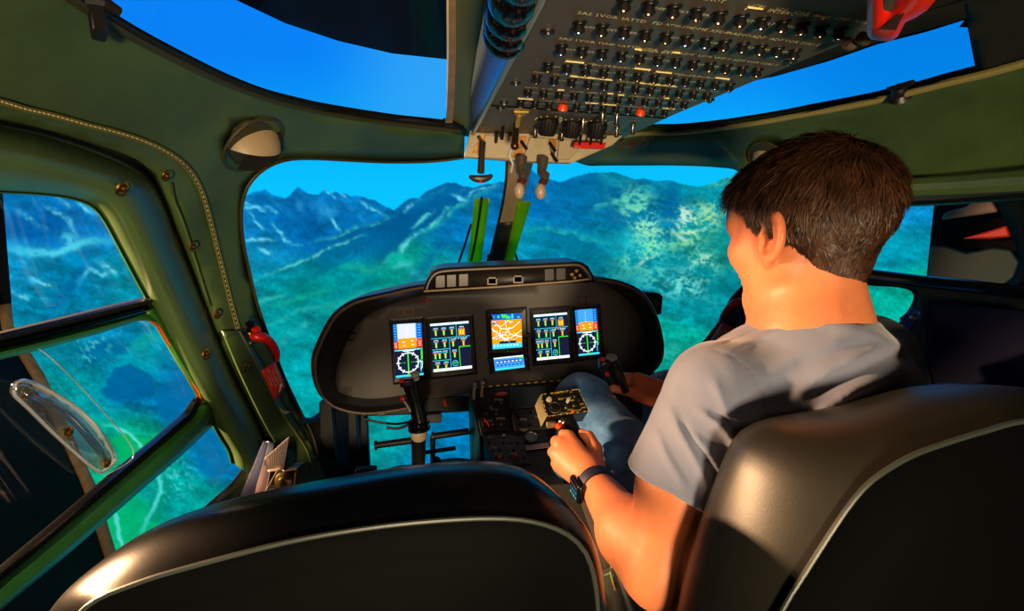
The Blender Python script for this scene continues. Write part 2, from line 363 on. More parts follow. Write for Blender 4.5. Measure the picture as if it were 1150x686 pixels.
    for p in ([(18,238),(30,244),(42,254),(54,258)],[(50,232),(64,238),(76,246),(88,262)],[(84,226),(94,234),(108,240)],[(60,218),(70,226),(78,232)],[(12,328),(24,332),(34,334)],[(34,312),(50,318),(60,320)],[(98,296),(112,306),(122,304)],[(110,292),(124,300),(132,306)],[(86,318),(96,308),(102,300)]): stroke(p,2.6,(104,208,228),.75)
    for bb_ in ((28,258,20,12),(62,255,18,12),(16,252,10,14)): out=mix(out,c(0,82,150),blob(*bb_)*.6)
    out=mix(out,c(0,92,150),blob(75,325,8,40,.7)*.6)
    # valley seen down through the lower door windows
    def patch(cx,cy,rx,ry,cc,k,a=0.):
        nonlocal out
        q=blob(cx,cy,rx,ry,a)+.35*(fbm(x/12,y/9,4,int(cx))-.5); out=mix(out,c(*cc),ss(.38,.5,q)*k)
    patch(145,432,30,22,(0,92,150),.8); patch(200,450,26,34,(0,102,158),.7); patch(115,392,30,10,(0,100,146),.6); patch(160,385,18,8,(10,150,140),.5,-.4)
    patch(155,505,34,17,(0,176,98),.75,.35); patch(110,480,20,12,(0,150,118),.6); patch(238,500,22,40,(0,106,160),.75); patch(140,590,50,40,(0,168,112),.7); patch(180,560,12,30,(0,132,112),.6,.3)
    stroke([(116,478),(135,483),(150,490),(160,502),(168,512)],1.6,(90,215,205),.9,.0); stroke([(166,512),(176,530),(181,545),(176,562),(168,580),(160,600)],2.4,(70,205,200),.9,.0)
    stroke([(126,560),(132,585),(139,612),(142,622)],2.0,(80,210,200),.9,.0)
    sp=ss(.62,.72,fbm(x/3.5,y/3,2,91)); out=mix(out,c(90,205,205),sp*np.clip(blob(195,540,22,26,.4)+blob(105,385,26,10)+blob(105,404,20,9),0,1)*.7)
    stroke([(308,395),(330,372),(352,362)],5,(60,190,195),.45,.45); stroke([(360,350),(385,342),(410,332),(440,325)],6,(30,175,150),.4,.4)
    # chin window: pale left patch, blue right
    out=mix(out,c(20,160,156),blob(425,485,32,34)*ss(.35,.6,fbm(x/22,y/22,4,77))*.6)
    out=mix(sky,out,ss(-.5,.8,y-sk))
    return np.clip(out,0,255)
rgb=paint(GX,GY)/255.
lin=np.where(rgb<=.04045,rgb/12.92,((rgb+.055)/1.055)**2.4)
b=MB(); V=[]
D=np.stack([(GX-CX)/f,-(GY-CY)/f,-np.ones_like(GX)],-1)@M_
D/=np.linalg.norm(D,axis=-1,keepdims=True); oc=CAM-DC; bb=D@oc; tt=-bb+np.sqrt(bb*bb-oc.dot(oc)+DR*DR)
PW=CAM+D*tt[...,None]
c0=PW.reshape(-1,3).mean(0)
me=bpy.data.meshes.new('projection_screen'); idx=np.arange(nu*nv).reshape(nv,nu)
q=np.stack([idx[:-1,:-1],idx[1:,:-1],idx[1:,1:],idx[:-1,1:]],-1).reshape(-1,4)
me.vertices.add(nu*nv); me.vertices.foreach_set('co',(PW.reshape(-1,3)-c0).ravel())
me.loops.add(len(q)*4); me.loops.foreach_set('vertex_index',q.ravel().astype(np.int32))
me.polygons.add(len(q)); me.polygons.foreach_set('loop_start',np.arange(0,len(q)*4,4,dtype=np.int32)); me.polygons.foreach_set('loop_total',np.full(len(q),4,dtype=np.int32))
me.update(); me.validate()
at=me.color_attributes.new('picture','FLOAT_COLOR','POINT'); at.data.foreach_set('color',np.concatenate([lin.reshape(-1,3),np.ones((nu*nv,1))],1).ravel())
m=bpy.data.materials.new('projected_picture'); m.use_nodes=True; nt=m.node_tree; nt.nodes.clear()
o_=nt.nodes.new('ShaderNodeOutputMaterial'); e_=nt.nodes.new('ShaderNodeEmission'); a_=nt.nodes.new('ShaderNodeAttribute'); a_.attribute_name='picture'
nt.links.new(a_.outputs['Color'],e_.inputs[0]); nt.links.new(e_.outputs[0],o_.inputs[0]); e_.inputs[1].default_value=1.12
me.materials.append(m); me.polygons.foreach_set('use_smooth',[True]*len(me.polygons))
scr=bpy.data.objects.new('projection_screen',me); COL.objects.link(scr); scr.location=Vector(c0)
tag(scr,'wraparound curved screen outside the cabin showing blue sky, alpine ridges and green valley','screen')
# dark dome shell behind the lit picture, carrying on above and beside it
DARK=mat('dark_dome_fabric',(20,17,15),.85,var=.4,vscale=1.5,spec=.1)
def az(a,e,R): return DC+R*np.array([math.sin(a)*math.cos(e),math.cos(a)*math.cos(e),math.sin(e)])
b=MB(); b.loft([[az(a,e,DR+.06) for a in np.linspace(-2.1,2.1,60)] for e in np.linspace(-.9,1.45,30)])
struct('wall_dome',b,DARK,solid=.04)
b=MB(); b.tube([az(a,.50,DR+.02) for a in np.linspace(-1.2,1.2,60)],.006,6)
struct('trim_1',b,mat('grey_seam',(60,56,50),.6))
# plywood edge that carries the left end of the screen
b=MB()
ed=[S(x+0*y,y,DR-.02) for y,x in [(y,float(xl(y))) for y in np.linspace(340,640,24)]]
ed2=[S(float(xl(y))-16,y+3,DR-.02) for y in np.linspace(340,640,24)]
b.loft([ed,ed2]); struct('trim_2',b,mat('plywood_edge',(205,160,105),.6,col2=(130,95,60),vscale=14,var=.3),solid=.05)
b=MB()
wl=[S(float(xl(y))-16,y+3,DR-.04) for y in np.linspace(330,760,24)]; wl2=[S(float(xl(y))-420,y+90,DR-.3) for y in np.linspace(330,760,24)]
b.loft([wl,wl2]); struct('wall_left_platform',b,mat('dark_panel',(30,24,24),.75,var=.5,vscale=2,spec=.15),solid=.03)
# ================================================================== cabin lining, left side + header
sky_edge=spl([(-260,-190),(-60,-80),(40,-25),(80,-2),(110,18),(150,42),(200,68),(250,92),(300,111),(350,124),(400,133),(450,140),(490,144),(522,148)],6)
wind_edge=spl([(521,177),(500,180),(470,182),(430,182),(390,180),(350,178),(325,179),(305,185),(288,197),(276,214),(271,238),(273,270),(280,305),(290,345),(305,387),(320,425),(335,457),(352,492),(362,540)],6)
door_edge=spl([(330,560),(322,520),(296,470),(268,415),(246,360),(228,310),(208,262),(196,232),(183,203),(160,183),(130,169),(90,155),(40,142),(0,133),(-120,112),(-300,90)],6)
vent_hole=[(284+28*math.cos(t),161+27*math.sin(t)) for t in np.linspace(0,2*math.pi,28,endpoint=False)]
poly=sky_edge+wind_edge+door_edge
b=sheet(poly,lambda x,y:H(x,y,.0),[vent_hole],step=13)
struct('wall_left',b,LEATHER,solid=.03,soff=1,auto=60)
# rolled edges of the skylight and the windscreen openings
b=MB(); b.tube([H(x,y,.004) for x,y in resamp(sky_edge,60)],.006,8); struct('trim_3',b,mat('dark_olive_edge',(50,48,22),.5))
b=MB(); b.tube([H(x,y,.003) for x,y in resamp(wind_edge,60)],.004,8); struct('trim_4',b,mat('dark_olive_edge',(50,48,22),.5))
b=MB(); b.tube([H(x,y,-.006) for x,y in resamp([(p[0]+1,p[1]-5) for p in sky_edge],60)],.009,8); struct('trim_5',b,RUBBER)
# stitched double seam following the door opening
seam=spl([(-120,96),(-40,104),(0,112),(30,121),(60,128),(100,139),(135,148),(165,158),(190,170),(210,185),(223,203),(232,225),(240,255),(250,295),(260,335),(269,368)],6)
for k,off in ((6,0),(7,4)):
    b=MB(); pts=resamp([(p[0]-off*.8,p[1]+off*.6) for p in seam],90); b.tube([H(x,y,.004) for x,y in pts],.0022,6)
    struct('trim_%d'%k,b,SEAM)
b=MB(); S0=resamp([(p[0]-1.6,p[1]+1.2) for p in seam],200)
for i in range(0,199,2):
    p=H(*S0[i],.006); q=H(*S0[i+1],.006); b.tube([p,q],.0011,4)
struct('trim_8',b,mat('pale_thread',(196,180,120),.7))
# lower pillar cover, a second skin with its own piping
lowpoly=spl([(270,372),(283,390),(300,420),(318,455),(345,492),(372,550)],4)+spl([(330,560),(318,512),(296,470),(272,420),(252,372)],4)
b=sheet(lowpoly,lambda x,y:H(x,y,.012),step=10); struct('trim_9',b,LEATHER,solid=.008)
b=MB(); b.tube([H(x,y,.018) for x,y in spl([(269,372),(284,400),(300,432),(316,462),(332,486),(344,505),(352,530)],6)],.003,6); struct('trim_10',b,SEAM)
# ---- left door
door=thing('door_1','left cabin door, padded green frame round two window openings','door',PX(150,560,-.8))
door['kind']='structure'
outer=spl([(318,560),(306,520),(284,470),(258,418),(236,365),(214,310),(196,265),(184,232),(170,208),(148,190),(118,176),(80,162),(40,150),(0,142),(-120,122),(-300,100)],6)
inner=spl([(262,520),(258,505),(250,492),(243,480),(226,448),(206,412),(188,378),(170,342),(150,305),(134,275),(118,246),(106,232),(92,225),(70,220),(40,217),(0,215),(-120,208),(-300,200)],6)
def padf(x,y,v):
    w=math.sin(math.pi*min(1,max(0,v)))**.6
    return H(x,y,-.012+.055*w)
struct('door_frame',band(outer,inner,padf,110,14),LEATHER2,door,auto=80)
so=[(p[0]+4,p[1]-5) for p in door_edge][::-1]
struct('trim_20',band(resamp(so,100),resamp(outer[::-1],100),lambda x,y,v:H(x,y,-.02-.006*math.sin(math.pi*v)),100,5),RUBBER,solid=.01)
# narrow lip inside the padding
lip=[(p[0]-3,p[1]+2) for p in inner]
struct('window_lip',band(inner,lip,lambda x,y,v:H(x,y,-.012+.006*math.sin(math.pi*v)),110,4),GREENP,door)
# mid rail
def rail(A,B,name,m,d0,d1,nv=6,par=door,label=None):
    return struct(name,band(A,B,lambda x,y,v:H(x,y,d0+(d1-d0)*math.sin(math.pi*v)),50,nv),m,par,solid=.008,auto=70,label=label)
rail([(-200,420),(0,372),(60,358),(120,343),(172,331)],[(-200,432),(0,385),(60,370),(120,355),(180,340)],'upper_rail',RUBBER,-.02,.012)
rail([(-200,430),(0,383),(60,369),(120,354),(182,338)],[(-200,440),(0,392),(60,377),(120,362),(182,345)],'slide_channel',BLACKG,-.02,.0)
rail([(-200,438),(0,390),(60,376),(120,361),(176,346),(192,368)],[(-200,452),(0,404),(60,389),(110,375),(150,362),(165,358)],'sash_rail',GREENP,-.012,.008)
# front upright of the sliding window with its orange edge
rail([(178,342),(192,368),(214,408),(240,455),(243,468)],[(160,357),(172,362),(196,404),(222,444),(224,458)],'sash_upright',GREENP,-.012,.008)
rail([(168,360),(176,366),(200,406),(223,444),(226,452)],[(172,358),(181,364),(205,403),(227,441),(228,452)],'orange_seal',mat('orange_seal',(205,84,20),.4),-.004,.004,label='orange rubber seal')
rail([(243,462),(236,476),(200,510),(150,552),(80,612),(0,678),(-60,726)],[(224,452),(218,470),(180,502),(130,545),(70,596),(0,656),(-60,704)],'lower_rail',GREENP,-.014,.014)
rail([(224,450),(216,468),(180,500),(130,543),(70,594),(0,653),(-60,701)],[(222,446),(210,464),(175,495),(125,536),(66,587),(0,643),(-60,690)],'lower_channel',BLACKG,-.018,-.004)
# lower black sill under the triangular light
sill_o=spl([(262,490),(276,504),(276,520),(262,540),(240,560),(200,596),(140,650)],5)
sill_i=spl([(330,500),(330,530),(320,560),(300,590),(280,620),(240,650),(200,690)],5)
struct('trim_11',band(sill_o,sill_i,lambda x,y,v:H(x,y,.0+.05*v),40,5),mat('black_sill',(14,16,20),.35),solid=.01)
# panes
PANE=glassmat('acrylic_pane',refl=.02)
up=[(-200,432),(0,380),(172,336)]+[tuple(p) for p in inner if p[1]<336][::1]
b=sheet([tuple(p) for p in up],lambda x,y:H(x,y,-.022),step=25); o=struct('window_1',b,PANE); 
b=sheet([(-60,420),(0,398),(150,358),(168,357),(190,385),(228,445),(228,460),(218,472),(80,590),(-60,700)],lambda x,y:H(x,y,-.016),step=25); struct('window_2',b,PANE)
b=sheet([(246,470),(274,500),(272,522),(255,545),(200,600),(100,690),(-40,760),(-40,720),(100,600),(236,480)],lambda x,y:H(x,y,-.016),step=25); struct('window_3',b,PANE)
wp=[tuple(p) for p in wind_edge]+[(420,560),(520,560),(560,330),(566,300),(578,200)]
b=sheet(wp,lambda x,y:H(x,y,-.02),step=25); struct('window_4',b,PANE)
# screws on door padding and pillar
def screw(px,py,ins,r=.0115):
    p=H(px,py,ins); n=-hull_n(p); b=MB(); b.use(BRASS)
    b.lathe(p-n*.002,n,[(0,r*1.25),(.0025,r*1.2),(.003,r*.95),(.001,r*.85)],18)
    b.lathe(p,n,[(0,r*.6),(.003,r*.6),(.0042,r*.4),(.0045,.0001)],14)
    b.use(BLACKP); t=np.cross(n,[0,0,1]); t/=np.linalg.norm(t); b2=np.cross(n,t); R=np.column_stack([t,b2,n]); b.box(p+n*.0045,(r*.8,r*.18,.001),R); b.box(p+n*.0045,(r*.18,r*.8,.001),R)
    return b
scr_d=[(140,212,.040,'brass screw at the upper corner of the left door frame'),(233,397,.040,'brass screw low on the left door frame')]
for x,y,i,l in scr_d: tag(obj('screw',screw(x,y,i+.006)),l,'screw','brass screws of the left frame')
for x,y,i,l in [(188,198,.0,'topmost brass screw on the pillar lining beside the door frame'),(218,277,.002,'brass screw on the pillar lining, second from the top'),(245,353,.002,'brass screw on the pillar lining just above the red handle'),(277,413,.014,'brass screw on the lower pillar beside the red placard')]:
    tag(obj('screw',screw(x,y,i+.006,.0095)),l,'screw','brass screws of the left frame')
# tuck lines (folds) on the lining
b=MB(); b.tube([H(x,y,.003) for x,y in spl([(192,205),(196,225),(206,250),(222,300),(236,345)],5)],.0025,6); struct('trim_12',b,LEATHER)
# ---- acrylic pull handle with three screws on the sliding window
ACR=glassmat('thick_acrylic',(215,230,240),.35,.06,.02)
acr=thing('window_pull','clear acrylic pull bracket with three brass screws on the left sliding window','handle',H(75,480,.0))
ol=spl([(16,436),(20,429),(30,427),(48,434),(66,444),(84,456),(102,472),(118,492),(129,512),(128,520),(116,530),(108,528),(84,508),(56,482),(34,460),(18,445)],4,closed=True)
b=sheet([tuple(p) for p in ol],lambda x,y:H(x,y,.004),step=8); obj('backplate',b,ACR,acr,solid=.006)
cl=spl([(24,436),(45,447),(72,462),(96,486),(118,514)],8)
b=MB(); n=len(cl)
b.tube([H(*p,.012+.030*math.sin(math.pi*i/(n-1))**.5) for i,p in enumerate(cl)],[.008]*n,12,flat=.7); obj('grip_bar',b,ACR,acr)
b=MB(); b.tube([H(*p,.006) for p in ol],.0022,6); obj('polished_rim',b,glassmat('acrylic_rim',(225,235,245),.9,.12,.3),acr)
for x,y in ((31,441),(77,485),(120,519)):
    obj('screw',screw(x,y,.010,.008),None,acr)
b=MB(); ed=spl([(44,392),(62,406),(96,440),(130,478),(146,498),(150,512),(140,522),(118,534)],5)
b.tube([H(*p,.002) for p in ed],.0009,6); tag(obj('pane_edge',b,glassmat('acrylic_rim',(225,235,245),.9,.12)),'thin clear edge of the sliding window pane behind the pull bracket','window edge')
# ---- ceiling strip between the skylights
cs=[(503,-120),(504,60),(503,136),(507,150),(560,160),(700,158),(740,60),(800,-120)]
b=sheet(cs,lambda x,y:H(x,y,.0),step=16); struct('ceiling',b,mat('olive_ceiling',(92,98,48),.4,var=.12,vscale=5,bump=.05,bscale=200),solid=.03)
b=MB(); b.loft([[H(x,y,d) for x,y in ((503,-120),(504,60),(502,120),(500,138))] for d in (.02,-.03)]+[[H(x+8,y,d) for x,y in ((503,-120),(504,60),(502,120),(500,138))] for d in (-.03,.02)],closev=True); struct('trim_13',b,mat('tan_channel',(150,120,84),.5,var=.2,vscale=30))
b=MB(); b.tube([H(x,y,.006) for x,y in ((498,136),(508,138),(519,144),(522,150))],.008,8); struct('trim_14',b,RUBBER)
# rumpled dark blind folded along the lower skylight edge
bl=spl([(350,122),(372,121),(400,124),(425,131),(450,130),(475,132),(500,138)],5); bl2=[(p[0],q) for p,q in zip(bl,np.interp([p[0] for p in bl],[350,400,450,500],[126,134,141,146]))]
tag(obj('sunblind',band(bl,bl2,lambda x,y,v:H(x,y,-.015+.02*math.sin(math.pi*v)),40,5),mat('dark_blind',(14,18,30),.5),solid=.006),'dark folded blind along the front edge of the left skylight','blind')
# skylight panes
b=sheet([tuple(p) for p in sky_edge]+[(502,-120),(-260,-260)],lambda x,y:H(x,y,-.02),step=40); struct('window_5',b,PANE)
# eyeball vent behind the round hole
def vent(px,py,lab,rpx=28):
    p=H(px,py,0); n=-hull_n(p); n0=n; n=n+1.1*(CAM-p)/np.linalg.norm(CAM-p); n/=np.linalg.norm(n); r=np.linalg.norm(H(px+rpx,py,0)-p)
    t=thing('air_vent',lab,'vent',p-n*.03,'round air vents')
    b=MB(); b.lathe(p+n0*.001,n0,[(0,r*1.02),(.004,r*1.08),(.007,r*1.04),(.004,r*.94),(-.03,r*.92),(-.034,r*1.02)],32); obj('ring',b,mat('dark_olive_edge',(50,48,22),.5),t)
    b=MB(); b.lathe(p-n*.03,n,[(0,r*.5),(.004,r*.92),(.02,r*.94)],32); obj('cup',b,BLACKP,t)
    t1=np.cross(n,[0,0,1.]); t1/=np.linalg.norm(t1)
    b=MB(); rows=[]
    for th in np.linspace(.02,1.75,12): rows.append([p-n*.026+r*.92*(math.cos(th)*np.array([0,0,1.])+math.sin(th)*(math.cos(a)*t1+math.sin(a)*n)) for a in np.linspace(0,math.pi,22)])
    b.loft(rows); obj('eyeball',b,mat('tan_plastic',(168,148,116),.45),t)
    return t
vent(284,161,'round tan and black air vent in the lining above the left windscreen')
# ---- right header and right side lining
rs_top=spl([(690,154),(720,150),(760,149),(800,145),(850,138),(900,129),(960,118),(1010,107),(1060,94),(1110,82),(1160,68),(1400,0)],5)
rs_low=spl([(1400,238),(1150,222),(1060,218),(1010,217),(985,222),(960,240),(930,262),(900,280),(870,280),(850,215),(830,193),(805,188),(760,186),(720,186),(680,186),(660,186),(645,181)],5)
b=sheet([tuple(p) for p in rs_top]+[tuple(p) for p in rs_low],lambda x,y:H(x,y,.0),[[(862+22*math.cos(t),176+16*math.sin(t)) for t in np.linspace(0,2*math.pi,24,endpoint=False)]],step=14)
struct('wall_right',b,LEATHER,solid=.03,auto=60)
b=MB(); b.tube([H(x,y,.004) for x,y in resamp(rs_top,50)],.006,8); struct('trim_15',b,mat('olive_piping',(150,140,80),.5))
vent(862,176,'round air vent in the right header, half hidden behind the pilot\'s hair',20)
tb=spl([(700,149),(740,146),(780,144),(800,139),(840,137),(880,129),(930,117),(975,108),(1000,106),(1012,99),(1060,88),(1110,78)],5); tb2=[(p[0],p[1]+5+ (2 if p[0]>780 else 0)) for p in tb]
tag(obj('sunblind',band(tb,tb2,lambda x,y,v:H(x,y,-.015+.022*math.sin(math.pi*v)),40,5),mat('dark_blue_blind',(10,22,60),.45),solid=.006),'dark blue folded blind along the front edge of the right skylight','blind')
# right skylight side/rear frame: the dark area past (1085,25)-(1097,85) is hall; cabin roof at the far right
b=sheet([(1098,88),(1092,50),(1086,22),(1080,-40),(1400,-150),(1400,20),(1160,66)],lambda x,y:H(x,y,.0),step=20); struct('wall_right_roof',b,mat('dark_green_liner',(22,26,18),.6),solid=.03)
b=sheet([(690,154)]+[tuple(p) for p in rs_top if p[0]<1100]+[(1096,88),(1084,22),(1060,-100),(800,-120)],lambda x,y:H(x,y,-.02),step=40); struct('window_6',b,PANE)
# scrawled marker note
b=MB()
pc=(716,163)
def wr(x,y): return H(pc[0]+x,pc[1]-y-x*.10,.003)
for st in ([(-22,3),(-16,6),(-15,2),(-21,-5)],[(-22,0),(-15,1)],[(-12,1),(-6,-1),(-1,1)],[(-6,5),(-9,-6)],[(-11,0),(-5,6),(-3,-4)],[(2,4),(6,7),(9,3),(4,-1),(3,-4)],[(3,-6),(4,-6.5)],[(11,4),(15,7),(18,4),(13,-1),(12,-4)],[(12,-7),(13,-7.5)]):
    b.tube([wr(*p) for p in spl(st,4)],.0014,5)
tag(obj('marker_note',b,mat('red_marker',(150,30,26),.6)),'red handwritten figures on the header right of the overhead console','writing')
# ---- centre post
b=MB()
L_=spl([(571,172),(570,200),(566,228),(560,255),(554,280),(550,300)],4); R_=spl([(602,172),(597,190),(590,215),(584,240),(577,270),(571,298)],4)
def hp(p,ins): return H(p[0],p[1],ins)
L_=resamp(L_,24);R_=resamp(R_,24)
rows=[]
for l,r in zip(L_,R_):
    rows.append([hp(l,-.02),hp(l,.012),hp((l+r)/2,.022),hp(r,.012),hp(r,-.02)])
b.loft(rows,closed=True)
struct('trim_16',b,mat('taupe_paint',(128,112,84),.5,var=.15,vscale=10),auto=60)
b=MB(); b.tube([H(x-1.5,y,.004) for x,y in L_],.005,8); struct('trim_17',b,RUBBER)
b=MB(); b.loft([[hp(l,.014+.001),hp((l+r)/2,.0245),hp(r,.0145)] for l,r in zip(L_[14:],R_[14:])]); struct('trim_18',b,RUBBER,solid=.002)
b=sheet([(600,188),(650,184)]+[tuple(p) for p in rs_low[::-1] if p[0]<900]+[(880,420),(800,520),(600,500),(572,300)],lambda x,y:H(x,y,-.02),step=30); struct('window_7',b,PANE)
# ================================================================== instrument panel
PYD=1.5
def Pn(x,y,h=0.):
    q=PY(x,y,PYD); q[1]-=h; return q
PANEL=mat('panel_grey',(74,70,66),.5,bump=.15,bscale=900,var=.1,vscale=8,bdist=.0006)
HOOD=mat('hood_black',(22,21,20),.38,var=.2,vscale=10,bump=.1,bscale=500)
ip=thing('instrument_panel','wide dark grey instrument panel with thick black rim and five lit displays','instrument panel',PY(560,450,1.5))
face=spl([(398,459),(384,446),(377,424),(383,400),(396,373),(413,354),(440,341),(475,332),(560,323),(640,314),(664,314),(692,326),(712,346),(724,372),(726,398),(716,416),(700,428),(660,432)],5)+[(640,433),(540,440),(470,450)]
b=sheet([tuple(p) for p in face],lambda x,y:Pn(x,y),step=14); obj('panel_face',b,PANEL,ip,solid=.006,soff=0)
fe=spl([(470,452),(420,459),(398,459),(384,446),(377,424),(383,400),(396,373),(413,354),(440,341),(475,332),(560,323),(640,314),(664,314),(692,326),(712,346),(724,372),(726,398),(716,416),(700,428),(660,432)],6)
le=spl([(470,456),(420,464),(388,461),(366,450),(356,430),(354,405),(362,382),(375,358),(388,346),(405,338),(440,330),(475,323),(560,316),(640,310),(668,313),(700,320),(722,332),(736,354),(743,378),(744,398),(736,414),(712,428),(670,436)],6)
fe=resamp(fe,90); le=resamp(le,90)
def rimrow(a,bq):
    A=Pn(*a,0.0); B=PY(*bq,1.40); Z=PY(*bq,1.40)
    out=B-A; out[1]=0; out/=np.linalg.norm(out)+1e-9
    return [A,A*.72+B*.28+np.array([0,-.012,0]),A*.4+B*.6+np.array([0,-.012,0]),B,B+out*.006+np.array([0,-.006,0]),B+out*.012,B+out*.012+np.array([0,.03,0]),B+out*.002+np.array([0,.16,0])]
b=MB(); b.loft([rimrow(a,c) for a,c in zip(fe,le)]); obj('hood_rim',b,HOOD,ip,auto=50)
b=MB(); b.tube([PY(*c,1.398) for c in le],.0045,8); obj('rim_bead',b,mat('taupe_rubber',(92,74,54),.45),ip)
# grooves in the hood
b=MB()
for (a,c) in (((380,374),(399,374)),((378,381),(396,382))): b.tube([PY(*a,1.41),PY(*c,1.455)],.003,6)
obj('hood_groove',b,BLACKG,ip)
# back shell
b=MB(); b.loft([[Pn(*p,-.004) for p in face],[Pn(*p,-.004)*np.array([.93,1,.96])+np.array([0,.10,.025]) for p in face]],closed=True,caps=True); obj('back_shell',b,BLACKP,ip)
# warning box on top of the hood
bo=spl([(476,325),(479,315),(486,305),(497,301),(530,299),(600,296),(640,294),(652,294),(660,299),(668,312)],5)
bi=spl([(482,325),(485,317),(491,310),(500,308),(530,306),(600,303),(640,301),(648,301),(654,305),(660,313)],5)
bo=resamp(bo,40);bi=resamp(bi,40)
b=MB(); rows=[]
for a,c in zip(bo,bi):
    A=PY(*a,1.37);B=PY(*c,1.37); rows.append([PY(*c,1.37)+np.array([0,.05,0]),B,(A+B)/2+np.array([0,-.006,0]),A,A+np.array([0,.14,0])])
b.loft(rows); obj('annunciator_hood',b,HOOD,ip,auto=50)
b=MB(); b.tube([PY(*((a+c)/2),1.363) for a,c in zip(bo,bi)],.0035,6); obj('rim_bead',b,mat('taupe_rubber',(92,74,54),.45),ip)
def Bx(x,y,h=0): q=PY(x,y,1.388); q[1]-=h; return q
b=MB(); b.add([Bx(478,328),Bx(668,316),Bx(660,298),Bx(484,304)],[(0,1,2,3)]); obj('annunciator_face',b,mat('dark_brown_plastic',(30,25,21),.45),ip,solid=.004)
b=MB(); b.tube([PY(476,327,1.37),PY(560,322,1.37),PY(640,316,1.37),PY(664,313,1.37)],.003,6); obj('front_lip',b,mat('worn_edge',(150,125,92),.45),ip)
for x0 in (489,501.5,515,611,624): 
    b=MB(); yb=326-(x0-480)*.064
    b.prism([Bx(x0,yb-2),Bx(x0+11,yb-2.8),Bx(x0+11,yb-17),Bx(x0,yb-16.4)],(0,-.006,0)); obj('vent_slat',b,mat('dark_brown_plastic2',(40,33,27),.4),ip,bevel=.0015)
for x0 in (547,576):
    yb=318-(x0-547)*.064; b=MB()
    for (a,c,e,g) in ((0,0,11,1.4),(0,-7,11,-5.6),(0,0,1.4,-7),(9.6,0,11,-7)): b.prism([Bx(x0+a,yb+c),Bx(x0+e,yb+c),Bx(x0+e,yb+g),Bx(x0+a,yb+g)],(0,-.008,0))
    o=obj('square_button',b,mat('worn_edge',(150,125,92),.45),ip)
    b=MB(); b.prism([Bx(x0+1.4,yb),Bx(x0+9.6,yb),Bx(x0+9.6,yb-5.6),Bx(x0+1.4,yb-5.6)],(0,-.004,0)); obj('cap',b,BLACKP,o)
for x0,y0 in ((642,308),(647,304),(651,309),(645,312)):
    b=MB(); b.lathe(Bx(x0,y0,.001),(0,-1,0),[(0,.005),(.004,.005),(.006,.003)],12); obj('small_knob',b,mat('worn_edge',(150,125,92),.45),ip)
b=MB(); b.ball(Pn(479,336,.004),(.016,.005,.004)); obj('red_lamp',b,mat('dull_red',(150,38,22),.4),ip,label='small red lamp')
def frame_px(b,x0,y0,x1,y1,t,h0,h1,sl=-.062):
    """rectangular frame on the panel, slanted with the panel's own perspective"""
    Y=lambda x,y: y+(x-x0)*sl
    for (a,c,e,g) in ((x0,y0,x1,y0+t),(x0,y1-t,x1,y1),(x0,y0,x0+t,y1),(x1-t,y0,x1,y1)):
        q=[Pn(a,Y(a,c),h0),Pn(e,Y(e,c),h0),Pn(e,Y(e,g),h0),Pn(a,Y(a,g),h0)]; b.prism(q,(0,-(h1-h0),0))
for x0,y0 in ((444.5,347),(454.8,346.4),(648,333),(657.5,332.4)):
    b=MB(); frame_px(b,x0,y0,x0+10,y0+8,1,.002,.006); obj('annunciator_light',b,mat('worn_edge',(150,125,92),.45) if x0<500 else PANEL,ip)
# ---- displays: quads given by their corners in the photo, (tl,tr,br,bl)
E_=lambda n,c,s=1.: emat('lit_'+n,c,s*1.3)
WHT=E_('white',(235,245,255),1.15);BLU=E_('blue',(60,150,255),1.1);ORG=E_('orange',(255,150,10),1.05);RED=E_('red',(235,60,30));GRN=E_('green',(60,230,50),1.1);CYN=E_('cyan',(60,210,235));NAV=E_('navy',(24,26,52));LAV=E_('lavender',(205,210,250),1.1);YEL=E_('yellow',(240,215,70),1.1);DBL=E_('deep_blue',(25,90,190)); 
class Q:
    def __init__(s,c,h): s.c=[np.array(p,float) for p in c]; s.h=h; s.b=MB()
    def px(s,u,v): a=s.c[0]*(1-u)+s.c[1]*u; d=s.c[3]*(1-u)+s.c[2]*u; return a*(1-v)+d*v
    def P(s,u,v,k=0): return Pn(*s.px(u,v),s.h+k*.0003)
    def r(s,m,u0,v0,u1,v1,k=1):
        s.b.use(m); s.b.add([s.P(u0,v1,k),s.P(u1,v1,k),s.P(u1,v0,k),s.P(u0,v0,k)],[(0,1,2,3)]); return s
    def line(s,m,pts,w=.01,k=3,asp=1.):
        s.b.use(m)
        for (a,b_),(c,d) in zip(pts[:-1],pts[1:]):
            t=np.array([c-a,(d-b_)*asp]); L=np.hypot(*t)+1e-9; n=np.array([-t[1],t[0]])/L*w; n[1]/=asp
            s.b.add([s.P(a+n[0],b_+n[1],k),s.P(c+n[0],d+n[1],k),s.P(c-n[0],d-n[1],k),s.P(a-n[0],b_-n[1],k)],[(0,1,2,3)])
        return s
